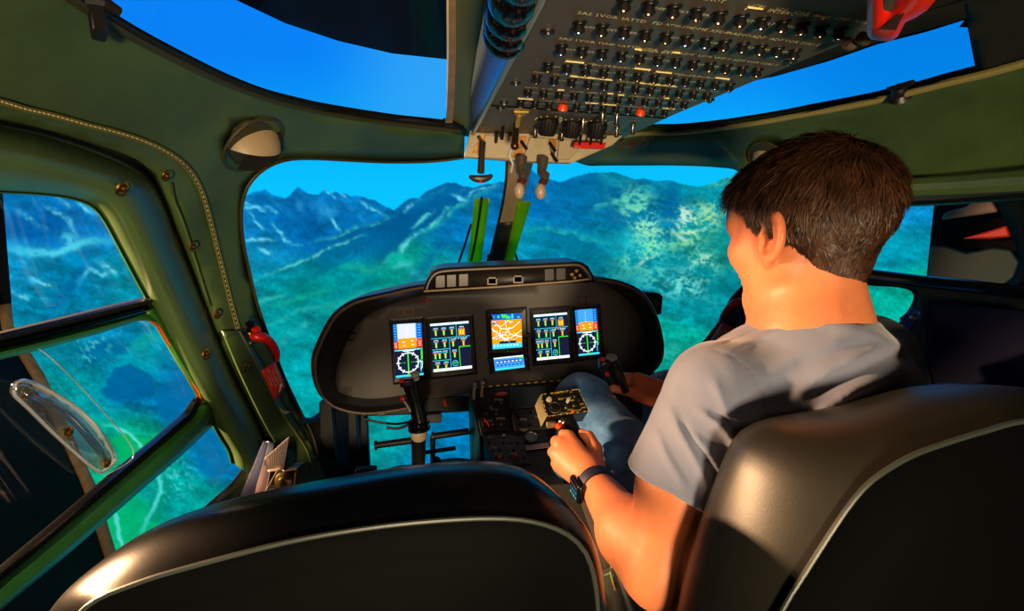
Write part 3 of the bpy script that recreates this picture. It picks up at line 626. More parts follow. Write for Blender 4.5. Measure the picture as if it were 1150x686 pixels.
def display(corners,bez,label,draw,side_keys=0,both=True):
    """bez = outer bezel corners"""
    bc=[np.array(p,float) for p in bez]; sc=[np.array(p,float) for p in corners]
    ctr=sum(bc)/4; w=[Pn(*p,.0) for p in bc]
    # body ring
    b=MB(); rows=[]
    for p,q in zip(bc,sc): rows.append([Pn(*p,0),Pn(*p,.010),Pn(*(p*.93+ctr*.07),.012),Pn(*q,.011),Pn(*q,.006)])
    b.loft(rows,closev=True); o=obj('display',b,mat('bezel_black',(16,16,18),.35),ip,smooth=False,label=label)
    q=Q(corners,.0065); q.r(NAV,0,0,1,1,0); draw(q); obj('screen',q.b,None,o,smooth=False,label='lit screen of the '+label)
    for i in range(5):
        t=(i+.5)/5
        for e,(a,c) in enumerate(((bc[0],bc[1]),(bc[3],bc[2]))):
            p=a*(1-t)+c*t; s_=(sc[0] if e==0 else sc[3])*(1-t)+(sc[1] if e==0 else sc[2])*t; m_=(p+s_)/2
            b=MB(); b.box(Pn(*m_,.012),(.004,.004,.0022)); obj('key',b,mat('key_grey',(70,70,72),.5),o)
    if side_keys:
        for i in range(side_keys):
            t=.12+.8*i/(side_keys-1); p=bc[1]*(1-t)+bc[2]*t; s_=sc[1]*(1-t)+sc[2]*t; m_=p*.6+s_*.4
            b=MB(); b.box(Pn(*m_,.012),(.004,.003,.002)); obj('key',b,mat('key_grey2',(120,120,118),.5),o)
    return o
def rose(q,cx,cy,r,asp):
    pts=[(cx+r*math.cos(t),cy+r*asp*math.sin(t)) for t in np.linspace(0,2*math.pi,37)]
    q.line(WHT,pts,.014,3,1/asp)
    for i in range(12):
        t=math.radians(30*i); q.line(WHT,[(cx+r*.80*math.cos(t),cy+r*.80*asp*math.sin(t)),(cx+r*1.15*math.cos(t),cy+r*1.15*asp*math.sin(t))],.016,4,1/asp)
    for i in range(36):
        t=math.radians(10*i+5); q.line(WHT,[(cx+r*.88*math.cos(t),cy+r*.88*asp*math.sin(t)),(cx+r*math.cos(t),cy+r*asp*math.sin(t))],.008,4,1/asp)
    q.line(GRN,[(cx,cy-r*asp),(cx,cy+r*asp)],.02,5,1/asp)
    for d in (-.22,-.14,.14,.22,-.3,.3): q.r(GRN,cx+d*r/.42-.012,cy-.008,cx+d*r/.42+.012,cy+.008,5)
def pfd(left):
    def d(q):
        q.r(BLU,0,0,1,.34); q.r(LAV if left else BLU,.14,.0 if left else .0,.78,.28,2)
        q.r(ORG,.15,.28,.80,.47,2); q.r(RED,0,.33,.13,.47,2); q.r(RED,.82,.30,1,.47,2); q.r(DBL,.0,.0,.12,.33,2); q.r(DBL,.82,0,1,.30,2)
        for y in (.06,.11,.16,.21,.26): q.r(WHT,.44,y,.5,y+.008,3)
        for x,y in ((.3,.34),(.6,.33),(.32,.41),(.62,.40)): q.r(WHT,x,y,x+.09,y+.015,3)
        for i in range(6): q.r(CYN,.02,.03+.05*i,.09,.045+.05*i,3); q.r(CYN,.86,.03+.05*i,.95,.045+.05*i,3)
        for i in range(3): q.r(WHT,.02,.36+.035*i,.10,.368+.035*i,3); q.r(WHT,.86,.35+.035*i,.95,.358+.035*i,3)
        q.r(CYN,0,.485,1,.51,2); q.r(WHT,.3,.50,.7,.525,3); q.r(GRN,.93,.52,.99,.7,3); q.r(CYN,.90,.7,.93,.93,3); q.r(GRN,.95,.72,.99,.8,3)
        for i in range(8): q.r(WHT,.12+.1*i,.49,.16+.1*i,.503,4)
        rose(q,.47,.735,.37,.50); q.r(CYN,0,.96,1,1,3); q.r(GRN,.42,.955,.58,.985,4)
        if left: 
            q.line(WHT,[(.9,.72),(.96,.75),(.96,.85),(.9,.88)],.012)
    return d
def eng(q):
    q.r(WHT,0,0,1,.045,2); q.r(WHT,0,.945,1,1,2); q.r(CYN,0,.045,1,.055,2)
    for v in (.31,.54,.77): q.r(CYN,.0,v,.46 if v>.35 else 1,v+.012,2)
    q.r(CYN,.66,.05,.672,.31,2); q.r(CYN,.46,.31,.472,.94,2)
    q.r(GRN,.70,.52,1,.535,3); q.r(GRN,.70,.52,.715,.94,3)
    for cx,y0,two in ((.13,.1,0),(.34,.1,0),(.55,.1,0),(.8,.1,2),(.12,.35,0),(.34,.35,0),(.56,.35,0),(.83,.35,1),(.08,.58,0),(.19,.58,0),(.34,.58,0),(.58,.58,0),(.12,.81,0),(.34,.81,0)):
        for k,wd in enumerate((-.05,-.02,.01,.04)): q.r(WHT,cx+wd,y0,cx+wd+.018,y0+.016,3)
        q.r(CYN,cx-.07,y0+.03,cx+.07,y0+.04,3)
        if two==2:
            for dx in (-.06,0,.06): q.r(ORG,cx+dx-.022,y0+.05,cx+dx+.022,y0+.19,3); 
            q.r(YEL,cx-.05,y0+.08,cx-.02,y0+.17,4); q.r(YEL,cx+.02,y0+.08,cx+.05,y0+.17,4)
        else:
            q.r(GRN if two==0 else ORG,cx-.022,y0+.055,cx+.022,y0+.16,3); q.r(ORG,cx-.035,y0+.05,cx+.035,y0+.075,4); q.r(YEL,cx-.01,y0+.08,cx+.006,y0+.15,4)
    pts=[(.58+.07*math.cos(t),.86+.055*math.sin(t)) for t in np.linspace(0,6.3,16)]; q.line(CYN,pts,.008)
    q.line(GRN,[(.55,.86),(.62,.85)],.01)
    for i in range(5): q.r(WHT,.62+.07*i,.34,.65+.07*i,.355,3)
def nav(q):
    q.r(DBL,0,0,1,.18,2); q.r(ORG,0,.18,1,.86,2); q.r(CYN,0,.86,1,1,2)
    rnd=random.Random(3)
    for i in range(12): x=rnd.random()*.9; q.r(rnd.choice([CYN,GRN,WHT,GRN]),x,rnd.random()*.13,x+.07,.02+rnd.random()*.14,3)
    for i in range(40):
        x,y=rnd.random()*.9,.2+rnd.random()*.6; s=.02+rnd.random()*.05
        q.line(YEL if rnd.random()<.6 else LAV,[(x,y),(x+s*1.6,y+(rnd.random()-.5)*.09)],.006+rnd.random()*.012,2.5)
    for pts in ([(0,.4),(.2,.55),(.42,.7),(.6,.85)],[(.1,.2),(.3,.42),(.25,.6),(.45,.8)],[(.95,.25),(.7,.42),(.5,.45),(.3,.42)],[(1,.5),(.8,.62),(.6,.72),(.35,.74)],[(.45,.2),(.5,.45),(.62,.6),(1,.7)],[(0,.7),(.25,.6),(.5,.62)]): q.line(WHT,pts,.010,4)
    q.r(DBL,.02,.24,.22,.29,4); q.r(NAV,.24,.79,.8,.86,4)
    for i in range(8): q.r(WHT,.05+.11*i,.9,.10+.11*i,.93,3)
def radio(q):
    q.r(BLU,0,.15,1,1,2); q.r(WHT,0,0,1,.12,2); q.r(DBL,.04,.25,.96,.5,3); q.r(CYN,.0,.85,1,1,3)
    for i in range(7): q.r(WHT,.07+.13*i,.35,.14+.13*i,.43,4); q.r(NAV,.07+.13*i,.62,.15+.13*i,.70,4)
    q.r(GRN,.85,.14,1,.25,4); q.r(GRN,.25,.88,.33,.96,4)
display([(441.5,363.5),(473.5,361.5),(476,420),(445,423.5)],[(437.5,357),(475.5,354),(480.5,425),(442,431)],'narrow flight display at the left end of the panel, pale sky over orange horizon',pfd(True),8)
display([(483,363),(526,359.5),(530,412.5),(487,417)],[(477,355),(531,351),(536,419),(482,425)],'left engine display with rows of green and orange gauges',eng)
display([(551,352.5),(585,350.5),(586,389),(553,391.5)],[(545,347.5),(591,344),(592.5,396),(547.5,397)],'orange moving map display in the middle of the panel',nav,6)
display([(554,401),(587,397.5),(589,411.5),(556,415.5)],[(548,397.5),(592.5,394),(594.5,415),(550,419)],'small blue radio display under the map display',radio)
display([(598.5,353),(636,350),(639,400.5),(602.5,404)],[(594,346),(640,342.5),(645,406),(597.5,410)],'right engine display with rows of green and orange gauges',eng)
display([(644.5,347.5),(669,345.5),(672.5,396.5),(649,399)],[(641.5,342.5),(673,339.5),(678,401),(646,405)],'narrow flight display at the right end of the panel, blue sky over orange horizon',pfd(False),8)
for x0,y0 in ((551,356),(592,375),(592,402),(549,402)):
    b=MB(); b.lathe(Pn(x0,y0,.010),(0,-1,0),[(0,.007),(.010,.0065),(.012,.005)],16); obj('rotary_knob',b,BLACKP,ip)
for x,y in ((404,403),(447,444),(490,441),(440,439),(497,342),(560,337),(600,334),(640,331),(571,423),(610,420),(695,337),(712,352),(655,424),(397,436)):
    b=MB(); b.lathe(Pn(x,y,.0002),(0,-1,0),[(0,.0028),(.0015,.0025),(.002,.001)],10); obj('panel_screw',b,mat('worn_edge',(150,125,92),.45),ip)
for k in range(5):
    b=MB(); b.lathe(Pn(650.5,415+k*4.4,.0002),(0,-1,0),[(0,.003),(.003,.0028)],10); obj('indicator_lamp',b,mat('grey_metal',(120,120,120),.4,metal=.8),ip)
# ================================================================== centre pedestal
PED=mat('pedestal_black',(20,20,22),.45,var=.2,vscale=14); PFACE=mat('pedestal_grey',(46,48,52),.5,var=.12,vscale=10)
P0=np.array([0,1.44,.535]); PN1=(0,-.62,.78)
def P1(x,y,h=0): return PP(x,y,P0,PN1)+np.array(PN1)*h
pb=P1(585,489); PN2=(0,-.25,.968)
def P2(x,y,h=0): return PP(x,y,pb,PN2)+np.array(PN2)*h
ped=thing('center_console','black centre console between the pilots\' legs, stepped, with knobs and warning lights','console',P2(600,560)-np.array([0,0,.3]))
o1=[(528,437),(640,428),(652,489),(541,490)]
b=MB(); q=[P1(*p) for p in o1]; b.prism(q,(0,.05,-.25)); obj('upper_housing',b,PED,ped,bevel=.004)
o2=[(541,489),(618,489),(640,560),(566,560)]
b=MB(); q=[P2(*p) for p in o2]; b.prism(q,(0,.02,-.35)); obj('lower_housing',b,PED,ped,bevel=.004)
def plate(P,quad,m,name,h=.004,par=ped,label=None):
    b=MB(); q=[P(*p,0.) for p in quad]; n=np.array(PN1 if P is P1 else PN2); b.prism(q,n*h); return obj(name,b,m,par,bevel=.0015,label=label)
plate(P1,[(534,440),(569,437),(573,484),(543,486)],PED,'control_plate')
pl=plate(P1,[(572,437),(612,434),(616,456),(573,460)],mat('slate_screen',(48,56,68),.25),'blank_display',.006,label='blank slate grey display')
plate(P1,[(574,462),(613,458),(616,482),(578,485)],PFACE,'radio_plate')
pn=plate(P2,[(541,490),(578,489),(597,521),(556,525)],PFACE,'audio_plate')
def knob(P,x,y,r,h,m,name='knob',par=ped,lab=None):
    n=np.array(PN1 if P is P1 else PN2); b=MB(); b.lathe(P(x,y,.002),n,[(0,r*1.15),(h*.3,r*1.1),(h*.35,r*.9),(h*.95,r*.8),(h,r*.6)],14); return obj(name,b,m,par,label=lab)
GK=mat('grey_knob',(130,128,124),.4,metal=.5)
for x,y in ((546,466),(557,466),(553,478),(563,478),(551,458),(563,454)): knob(P1,x,y,.004,.008,GK)
for x,y in ((581,468),(595,464),(606,474),(583,478),(594,478),(608,464)): knob(P1,x,y,.005,.008,BLACKP)
for i in range(5):
    for j in range(3): knob(P2,549+i*8+j*4,499+j*8,.0032,.008,GK if (i+j)%2 else BLACKP)
knob(P2,550,493,.008,.004,mat('dotted_speaker',(120,124,130),.5)); knob(P2,566,491,.006,.006,mat('white_knob',(205,205,205),.4))
for x,y in ((561,520),(579,518)):
    n=np.array(PN2); b=MB(); b.tube([P2(x,y,.002),P2(x,y,.022)],[.004,.0055],10); obj('red_switch',b,REDP,ped,label='small red switch')
b=MB(); b.ball(P1(563,445,.012),(.020,.008,.006)); obj('red_handle',b,mat('soft_red',(190,50,44),.4),ped,label='oval red knob')
b=MB(); b.tube([P1(544,471,.006),P1(550,480,.006)],[.0035,.002],8); obj('red_pointer',b,REDP,ped,label='red pointer switch')
b=MB()
for i in range(12): 
    x=532+i*8.5; y=436.3-(x-532)*.085; b.add([P1(x,y,.001),P1(x+4,y-.3,.001),P1(x+4,y-1.9,.001),P1(x,y-1.6,.001)],[(0,1,2,3)])
obj('yellow_ticks',b,mat('yellow_paint',(205,175,50),.5),ped,smooth=False)
b=MB()
for s,x,y,z in (('FUEL',556,461,4),('SHUT',548,474,4),('OPEN',562,471,4),('PUSH',560,450,4),('VOL',588,472,4),('SQ',603,469,4),('TEST',588,484,4)):
    text(b,s,lambda u,v:P1(u,-v,.0055),x,-y,z)
for s,x,y,z in (('VHF',555,504,3.6),('ICS',572,503,3.6),('NAV',560,512,3.6),('ADF',576,511,3.6)): text(b,s,lambda u,v:P2(u,-v,.0055),x,-y,z)
obj('lettering',b,mat('label_white',(210,205,185),.6),ped,smooth=False)
# levers at the front left corner
for x,y in ((532,442),(541,440)):
    b=MB(); b.tube([P1(x,y+6,.0),P1(x,y+2,.02),P1(x+1,y-2,.035)],[.005,.004,.004],10); o=obj('small_lever',b,mat('tan_plastic',(168,148,116),.45),ped)
    b=MB(); b.ball(P1(x+1,y-2,.038),.008); obj('lever_knob',b,GK,o)
# gauge and placard on the right half of the lower console
PN3=PN2
b=MB(); c=P2(596,493,.004); b.lathe(c,PN2,[(0,.020),(.006,.020),(.008,.018),(.005,.016)],24); obj('round_gauge',b,mat('grey_metal',(120,120,120),.4,metal=.8),ped)
b=MB(); b.prism([P2(590,502,.004),P2(620,498,.004),P2(621,503,.004),P2(591,507,.004)],(0,-.0005,.002)); obj('pink_placard',b,mat('pink_label',(150,120,135),.5),ped,label='pale pink blank placard')
# ribbed footrest boot toward the seats
b=MB()
rows=[]
for i in range(24):
    t=i/23; w=.02*math.sin(i*math.pi); y0=509+t*150
    yy_=1.11-t*.5; z=.40-.10*t+(.006 if i%2 else 0); rows.append([np.array([.02+.02*t,yy_,z-.06]),np.array([.03+.02*t,yy_,z]),np.array([.16,yy_,z]),np.array([.18,yy_,z-.06])])
b.loft(rows); tag(obj('floor_tunnel',b,mat('dark_brown_carpet',(40,33,24),.85,bump=.5,bscale=300)),'dark ribbed brown cover on the floor between the two seats','floor cover')
# ================================================================== overhead console
CZ=1.25
def C(x,y,h=0): q=PZ(x,y,CZ); q[2]-=h; return q
CONS=mat('console_grey',(84,78,68),.5,bump=.1,bscale=800,var=.08,vscale=6,bdist=.0005)
oc_=thing('overhead_console','grey overhead switch console with rows of toggles and cream lettering','overhead console',C(700,80)+np.array([0,0,.13]))
cp=[(534,149),(600,156),(690,160),(760,128),(830,99),(980,36),(1120,-22),(900,-75),(648,-72),(613,0)]
b=MB(); b.prism([C(*p) for p in cp[:6]]+[np.array([.275,.22,CZ]),np.array([-.072,.22,CZ]),C(613,0)],(0,0,.10)); obj('housing',b,CONS,oc_,smooth=False,bevel=.003)
BLM=mat('blue_grey_metal',(88,106,130),.25,metal=.7)
b=MB(); a=[C(534,149),C(613,0),np.array([-.072,.22,CZ])]
b.loft([[p+np.array([-.002,0,-.003]) for p in a],[p+np.array([-.006,0,.0]) for p in a],[p+np.array([-.008,0,.012]) for p in a],[p+np.array([-.010,0,.10]) for p in a],[p+np.array([-.010,0,.16]) for p in a]]); obj('side_panel',b,BLM,oc_,smooth=False,solid=.003,label='bluish metal side panel')
b=MB(); b.tube([p+np.array([-.006,0,-.003]) for p in a],.0045,8); obj('edge_trim',b,mat('pale_metal_trim',(170,158,140),.35,metal=.6),oc_)
b=MB(); b.tube([C(549,117.5,.0008),C(748,132,.0008)],.0016,6); obj('panel_joint',b,BLACKG,oc_)
SW=None
KN=BLACKP; TIP=mat('bronze_tip',(190,150,110),.25,metal=1); TIPB=mat('blued_tip',(150,180,220),.25,metal=1)
def toggle(p,tip):
    b=MB(); b.use(KN); n=np.array([0,0,-1.]); t=np.array([-.12,.42,-1.]); t/=np.linalg.norm(t)
    b.lathe(p,n,[(0,.0080),(.0015,.0080),(.002,.0062),(.003,.006)],12)
    b.lathe(p+n*.002,t,[(0,.0045),(.0045,.0072),(.0065,.0066),(.007,.005)],12)
    b.use(tip); b.lathe(p+n*.002+t*.0062,t,[(0,.0052),(.002,.0052),(.0035,.0035),(.0036,.0001)],12)
    return b
ROWS=[(702,1,944,35,11),(651,27,893,58,12),(631,53,851,79,12),(616,73,820,96,12),(603,87,794,107,12),(593,103,769,117,12),(585,115,747,126,12)]
pos={}
proto=[None,None]; rnd=random.Random(5)
for r,(x0,y0,x1,y1,n) in enumerate(ROWS):
    A=C(x0,y0-1.5); B=C(x1,y1-1.5)
    for i in range(n):
        p=A+(B-A)*i/(n-1); pos[(r,i)]=p
        if r==6 and i in (3,9): continue
        k=1 if rnd.random()<.25 else 0
        if proto[k] is None: proto[k]=(obj('toggle_switch',toggle(p,(TIP,TIPB)[k]),None,oc_),p)
        else:
            o=proto[k][0].copy(); COL.objects.link(o); o.location=proto[k][0].location+Vector(p-proto[k][1])
for (r,i) in ((6,3),(6,9)):
    p=pos[(r,i)]; b=MB(); t=np.array([-.12,.42,-1.]); b.lathe(p,t,[(0,.006),(.004,.009),(.011,.0095),(.012,.008)],14); obj('guarded_switch',b,mat('orange_red_cap',(235,70,12),.35),oc_,label='orange red switch cap')
rd=(pos[(1,11)]-pos[(1,0)]); rd/=np.linalg.norm(rd); cd_=np.array([-.0,-1.,0])
def L(p):  # lettering plane: x along the row, y toward the tail
    return lambda x,y: p+rd*x+np.array([-.10,-1.,0])*y*1.0*1.0+np.array([0,0,-.0012])
LAB=[['','JMP','','CAUT','','CPL','ICS','CAB','AC 1','CMP','NAV'],['SAS 1','VOR 1','ATTD','FD','ATTD STB','DME','XPDR','RADIO','ADF','ADF','VOR 2','SAS 2'],['SAS 1','VOR 1','VHF 1','ATTD','CDR','INV','LDG','LDG','VHF 2','ADF','VOR 2','SAS 2'],['','']+['OIL','TRQ','TOT','NG','OIL','TRQ','TOT','NG','FLI',''],['PLN 1','TRIM','','XFER','','PUMP','','VENT','','ADF','WIPE','HTR'],['BATT','FUEL','','','GEN 1','','','GEN 2','','','BUS','TEST'],['']*12]
mb=MB(); 
for r,row in enumerate(LAB):
    for i,s in enumerate(row):
        if s: text(mb,s,L(pos[(r,i)]+np.array([.002,-.026 if r<3 else -.022,0])),0,0,(.0105 if r<3 else .0095)*(.72 if len(s)>5 else 1))
for r in range(7):
    n=ROWS[r][4]
    for i in range(n-1):
        if (i*7+r*3)%4: text(mb,['ON','OFF','EXT','BR','DIM','TST','ALT'][(i+r)%7],L(pos[(r,i)]+np.array([.0135,.009,0])),0,0,.0080)
def brk(r,i0,i1,s):
    a=pos[(r,i0)]+np.array([-.008,-.024,-.001]); c=pos[(r,i1)]+np.array([.008,-.024,-.001]); m_=(a+c)/2; w=(len(s)*.0072)/2+.003; d=(c-a)/np.linalg.norm(c-a)
    for u,v in ((a,m_-d*w),(m_+d*w,c)): mb.tube([u,v],.0011,4)
    for u in (a,c): mb.tube([u,u+np.array([0,.006,0])],.0008,4)
    text(mb,s,L(m_),0,0,.0105)
brk(0,5,8,'INTERCOM'); brk(2,4,5,'EMER BAT'); brk(3,1,5,'ENG 1 INST'); brk(3,6,10,'ENG 2 INST'); brk(4,2,8,'LT STR'); brk(5,2,5,'PUMP GEN 1'); brk(5,6,9,'PUMP GEN 2'); brk(6,0,5,'STARTER ENG 1'); brk(6,6,11,'STARTER ENG 2')
for s,x,y,z in (('COVER',577,122,.008),('LANDING LT',628,126,.007),('DRAIN',648,128,.006),('PITOT',668,129,.006),('BATTERY',712,135,.007),('DAY  NITE',548,143,.007),('FWD',604,142,.007),('TEST',700,142,.007),('MASTER',685,136,.007)): text(mb,s,L(C(x,y)),0,0,z)
obj('lettering',mb,mat('cream_lettering',(255,240,170),.5),oc_,smooth=False)
# screws of the console face
for x,y in ((615,35),(579,93),(566,115),(562,121),(888,68),(797,112),(657,74),(805,56)):
    b=MB(); b.use(BLACKP); b.lathe(C(x,y,-.001),(0,0,-1),[(0,.0085),(.003,.008),(.0035,.006)],14); b.use(STEEL); b.lathe(C(x,y,.002),(0,0,-1),[(0,.004),(.003,.004),(.004,.002)],10); obj('fastener',b,None,oc_)
# three big fluted knobs
for x,y in ((616,137),(643,140),(671,141)):
    p=C(x,y-4); t=np.array([-.06,.30,-1.]); t/=np.linalg.norm(t); a=np.cross(t,[1,0,0]); a/=np.linalg.norm(a); c=np.cross(t,a); rows=[]
    for h,rr in ((0,.021),(.004,.0225),(.008,.021),(.030,.0165),(.034,.015),(.035,.001)):
        rows.append([p+t*h+rr*(1+(.07 if (j%2 and .006<h<.033) else 0))*(math.cos(k)*a+math.sin(k)*c) for j,k in enumerate(np.linspace(0,2*math.pi,48,endpoint=False))])
    b=MB(); b.loft(rows,closed=True,caps=True); o=obj('fluted_knob',b,BLACKP,oc_,auto=25)
    b=MB()
    for k in np.linspace(.3,5.9,12):
        q=p+.027*(math.cos(k)*a+math.sin(k)*c); q[2]=CZ-.001; b.box(q,(.0035,.0015,.0006))
    obj('dial_marks',b,mat('cream_lettering',(255,240,170),.5),o)
# silver toggles at the front right
for x,y in ((655,138),(677,130),(693,132),(693,147),(711,144),(679,149),(601,148),(631,152)):
    p=C(x,y-5); t=np.array([.05,.35,-1.]); b=MB(); b.lathe(p,t,[(0,.006),(.004,.006),(.005,.003),(.014,.004),(.019,.0065),(.023,.005),(.0245,.001)],12); obj('silver_toggle',b,STEEL,oc_)
b=MB(); p=C(585,124); b.use(mat('yellow_metal',(225,185,70),.3,metal=.6)); b.prism([p+np.array([-.013,0,-.001]),p+np.array([.015,0,-.001]),p+np.array([.004,.03,-.004]),p+np.array([-.004,.03,-.004])],(0,0,-.003)); b.tube([p+np.array([0,.02,-.004]),p+np.array([0,.05,-.02])],.0045,8); b.use(mat('dark_bronze',(110,80,40),.3,metal=.9)); b.tube([p+np.array([0,.06,-.015]),p+np.array([.0,.09,-.045])],[.007,.008],10); b.ball(p+np.array([0,.092,-.052]),.009); obj('gold_lever',b,None,oc_,label='yellow metal lever')
for x,y in ((558,147),(574,149),(597,151),(565,142)):
    p=C(x,y); b=MB(); b.tube([p,p+np.array([0,.03,-.022])],[.0045,.004],8); obj('pin_switch',b,BLACKP,oc_)
b=MB(); q=[(646,159),(681,160),(679,167),(644,166)]
b.prism([PY(x,y,1.19) for x,y in q],(0,.012,0)); obj('red_guard',b,REDP,oc_,bevel=.002,label='red switch guard bar')
for x in (652,664,676):
    b=MB(); b.tube([PY(x,152,1.20),PY(x-1,162,1.185)],[.004,.003],8); obj('guarded_toggle',b,STEEL,oc_)
# cream quadrant under the console front
CR=mat('cream_plate',(176,160,128),.5,var=.15,vscale=18)
b=MB(); q=[(528,146),(700,152),(688,163),(642,183),(600,182),(560,179),(521,176)]
b.prism([PY(x,y,1.255) for x,y in q],(0,.03,.0)); qd=obj('lever_bracket',b,CR,oc_,bevel=.003,label='cream metal lever bracket')
for quad in ([(545,151),(582,153),(571,178),(536,177)],[(595,154),(614,155),(622,182),(587,181)],[(628,156),(660,158),(640,179),(626,179)]):
    b=MB(); b.prism([PY(x,y,1.245) for x,y in quad],(0,.012,0)); obj('fairing',b,CR,qd,bevel=.002)
for quad in ([(540,151),(545,151),(538,172),(530,172)],[(584,153),(592,153),(586,176),(575,177)],[(616,155),(626,156),(620,178),(622,181)]):
    b=MB(); b.prism([PY(x,y,1.251) for x,y in quad],(0,.004,0)); obj('slot_gate',b,mat('worn_brass',(150,105,50),.4,metal=.9,var=.4,vscale=60),qd)
for x,y in ((541,153),(589,158),(621,160),(623,172)):
    b=MB(); b.tube([PY(x-4,y,1.245),PY(x+3,y+10,1.245)],.004,6); obj('slot_edge',b,BLACKG,qd)
for x,y in ((530,163),(556,172),(603,172),(611,174),(634,172)):
    b=MB(); b.lathe(PY(x,y,1.25),(0,-1,0),[(0,.004),(.003,.003)],8); obj('rivet',b,STEEL,qd)
DKM=mat('dark_grey_metal',(74,70,68),.35,metal=.6)
t=thing('t_handle','dark T-shaped pull handle hanging at the left end of the lever bracket','handle',PY(540,165,1.21))
b=MB(); b.tube([PY(542,160,1.22),PY(541,172,1.21),PY(540,194,1.20)],[.008,.0075,.0085],12); obj('stem',b,DKM,t)
b=MB(); pts=spl([(527,197.5),(532,200),(540,201),(548,199.5),(553,196.5)],5); b.tube([PY(x,y,1.20) for x,y in pts],[.003+.006*math.sin(math.pi*i/(len(pts)-1)) for i in range(len(pts))],10); obj('crossbar',b,DKM,t)
b=MB(); b.ball(PY(539.5,204,1.195),.004); obj('button',b,REDP,t,label='red dot under the crossbar')
for i,(x0,y0,nm) in enumerate(((585,176,'left'),(609,177,'right'))):
    t=thing('throttle_lever','%s of the two cranked metal levers with oval knobs hanging under the lever bracket'%nm,'lever',PY(x0,y0,1.22),'cranked engine levers')
    x=x0; pts=[PY(x+1,y0,1.22),PY(x,y0+10,1.215),PY(x-1,y0+16,1.21),PY(x+3,y0+20,1.20),PY(x+2,y0+26,1.195)]
    b=MB(); b.tube(pts,[.0135,.0125,.011,.012,.011],14); obj('arm',b,mat('brown_grey_metal',(104,92,80),.35,metal=.5),t)
    b=MB(); b.lathe(PY(x+1,y0+25,1.195),(0,0,-1),[(0,.010),(.006,.012),(.012,.008)],12); obj('collar',b,mat('maroon_collar',(84,34,30),.4),t)
    b=MB(); b.tube([PY(x,y0+27,1.195),PY(x-1,y0+33,1.19)],.004,6); obj('neck',b,BRASS,t)
    b=MB(); b.ball(PY(x-2,y0+38,1.185),(.0125,.0125,.019)); obj('oval_knob',b,mat('cream_knob',(182,156,134),.3),t)
b=MB(); b.tube([PY(574,168,1.235),PY(572,175,1.23),PY(576,184,1.23),PY(574,193,1.25)],.003,8); tag(obj('white_cable',b,mat('white_cable',(210,205,195),.5)),'thin white cable running down the top of the centre post','cable')
# corrugated hose
hz=thing('corrugated_hose','black corrugated air hose lying along the left side of the overhead console','hose',C(570,10)+np.array([-.05,0,.03]))
pts=spl([(600,-62,.40),(586,-30,.45),(575,2,.52),(571,22,.58),(568,36,.62),(566,46,.65)],14)
rows=[];PTS=[PZ(p[0],p[1],1.262)*np.array([1,1,1]) for p in pts]
n=len(PTS); rad=[.0205+.0062*abs(math.cos(i*math.pi/12))**.6 if i<n-5 else .0205-.003*(i-n+5) for i in range(n)]
b=MB(); b.tube(PTS,rad,20); obj('hose_bellows',b,BLACKG,hz,auto=80)
b=MB(); b.lathe(PTS[-1],PTS[-1]-PTS[-4],[(0,.016),(.01,.017),(.014,.012)],20); obj('hose_cuff',b,BLACKP,hz)
# red hooked lever at the tail end
b=MB(); ol=[(977,-40),(976.5,15),(977,38),(980,42),(990,43.5),(1000,44),(1006,40),(1010,32),(1015,23),(1028,17),(1040,9),(1050,-4),(1060,-40)]
RP=lambda x,y,k=0: PZ(x,y,1.215-k)
b.loft([[RP(x,y,-.012)*1. for x,y in ol],[RP(x,y) for x,y in ol],[RP(990+(x-990)*.86,y*.9-3,.010) for x,y in ol],[RP(1000+(x-1000)*.35,y*.6-14,.014) for x,y in ol]]); rl=tag(obj('red_lever',b,REDP,solid=.002,auto=60),'glossy red hooked lever at the right rear edge of the overhead console','lever')
b=MB(); b.add([RP(x,y,.0155) for x,y in ((1001,20),(1016,14),(1006,34),(992,33))],[(0,1,2,3)]); obj('recess',b,mat('deep_red',(60,8,6),.5),rl)
for x,y,nm in ((953,49,'front'),(969,43,'rear')):
    b=MB(); p=PZ(x,y,1.235); b.lathe(p+np.array([.0,0,.0]),(1,.2,-.2),[(-.004,.006),(.004,.0068),(.008,.005),(.009,.001)],14); tag(obj('side_knob',b,mat('brown_grey_metal',(104,92,80),.35,metal=.5)),'%s small round knob on the right edge of the overhead console before the red lever'%nm,'knob')
# dark lining right of the console, inside edge of the right skylight
e=[(820,96),(850,90),(900,77),(950,60),(985,48),(1040,33),(1085,20),(1180,-20)]
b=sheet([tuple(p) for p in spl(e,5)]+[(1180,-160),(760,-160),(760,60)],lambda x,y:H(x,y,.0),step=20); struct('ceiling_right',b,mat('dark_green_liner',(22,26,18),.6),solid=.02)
b=MB(); b.tube([H(x,y-14+ (x-820)*-.02,.006) for x,y in spl(e,5)],.003,6); struct('trim_19',b,mat('dark_green_liner',(22,26,18),.6))
# skylight latches
for pts,lab in (([(103,6),(1,)],'black skylight latch at the top left corner of the view'),):
    p=H(104,8,.0); L1=thing('skylight_latch',lab,'latch',p,'skylight latches')
    b=MB(); b.prism([H(97,14,.004),H(115,19,.004),H(119,8,.004),H(100,0,.004)],(0,0,-.03)); obj('latch_body',b,BLACKP,L1,bevel=.003)
    b=MB(); b.tube([H(100,0,.02),H(118,3,.03),H(133,13,.035)],[.008,.007,.006],8); obj('latch_arm',b,BLACKP,L1)
p=H(1010,100,.0); L2=thing('skylight_latch','black skylight latch standing on the right skylight edge','latch',p,'skylight latches')
b=MB(); b.lathe(H(1010,109,.004),H(1010,97,.004)-H(1010,109,.004),[(0,.018),(.008,.012),(.016,.012),(.022,.009)],14); obj('latch_body',b,BLACKP,L2)
b=MB(); b.tube([H(998,100,.012),H(1010,97,.012),H(1025,92,.012)],[.006,.007,.006],10,flat=.6); obj('latch_arm',b,BLACKP,L2)
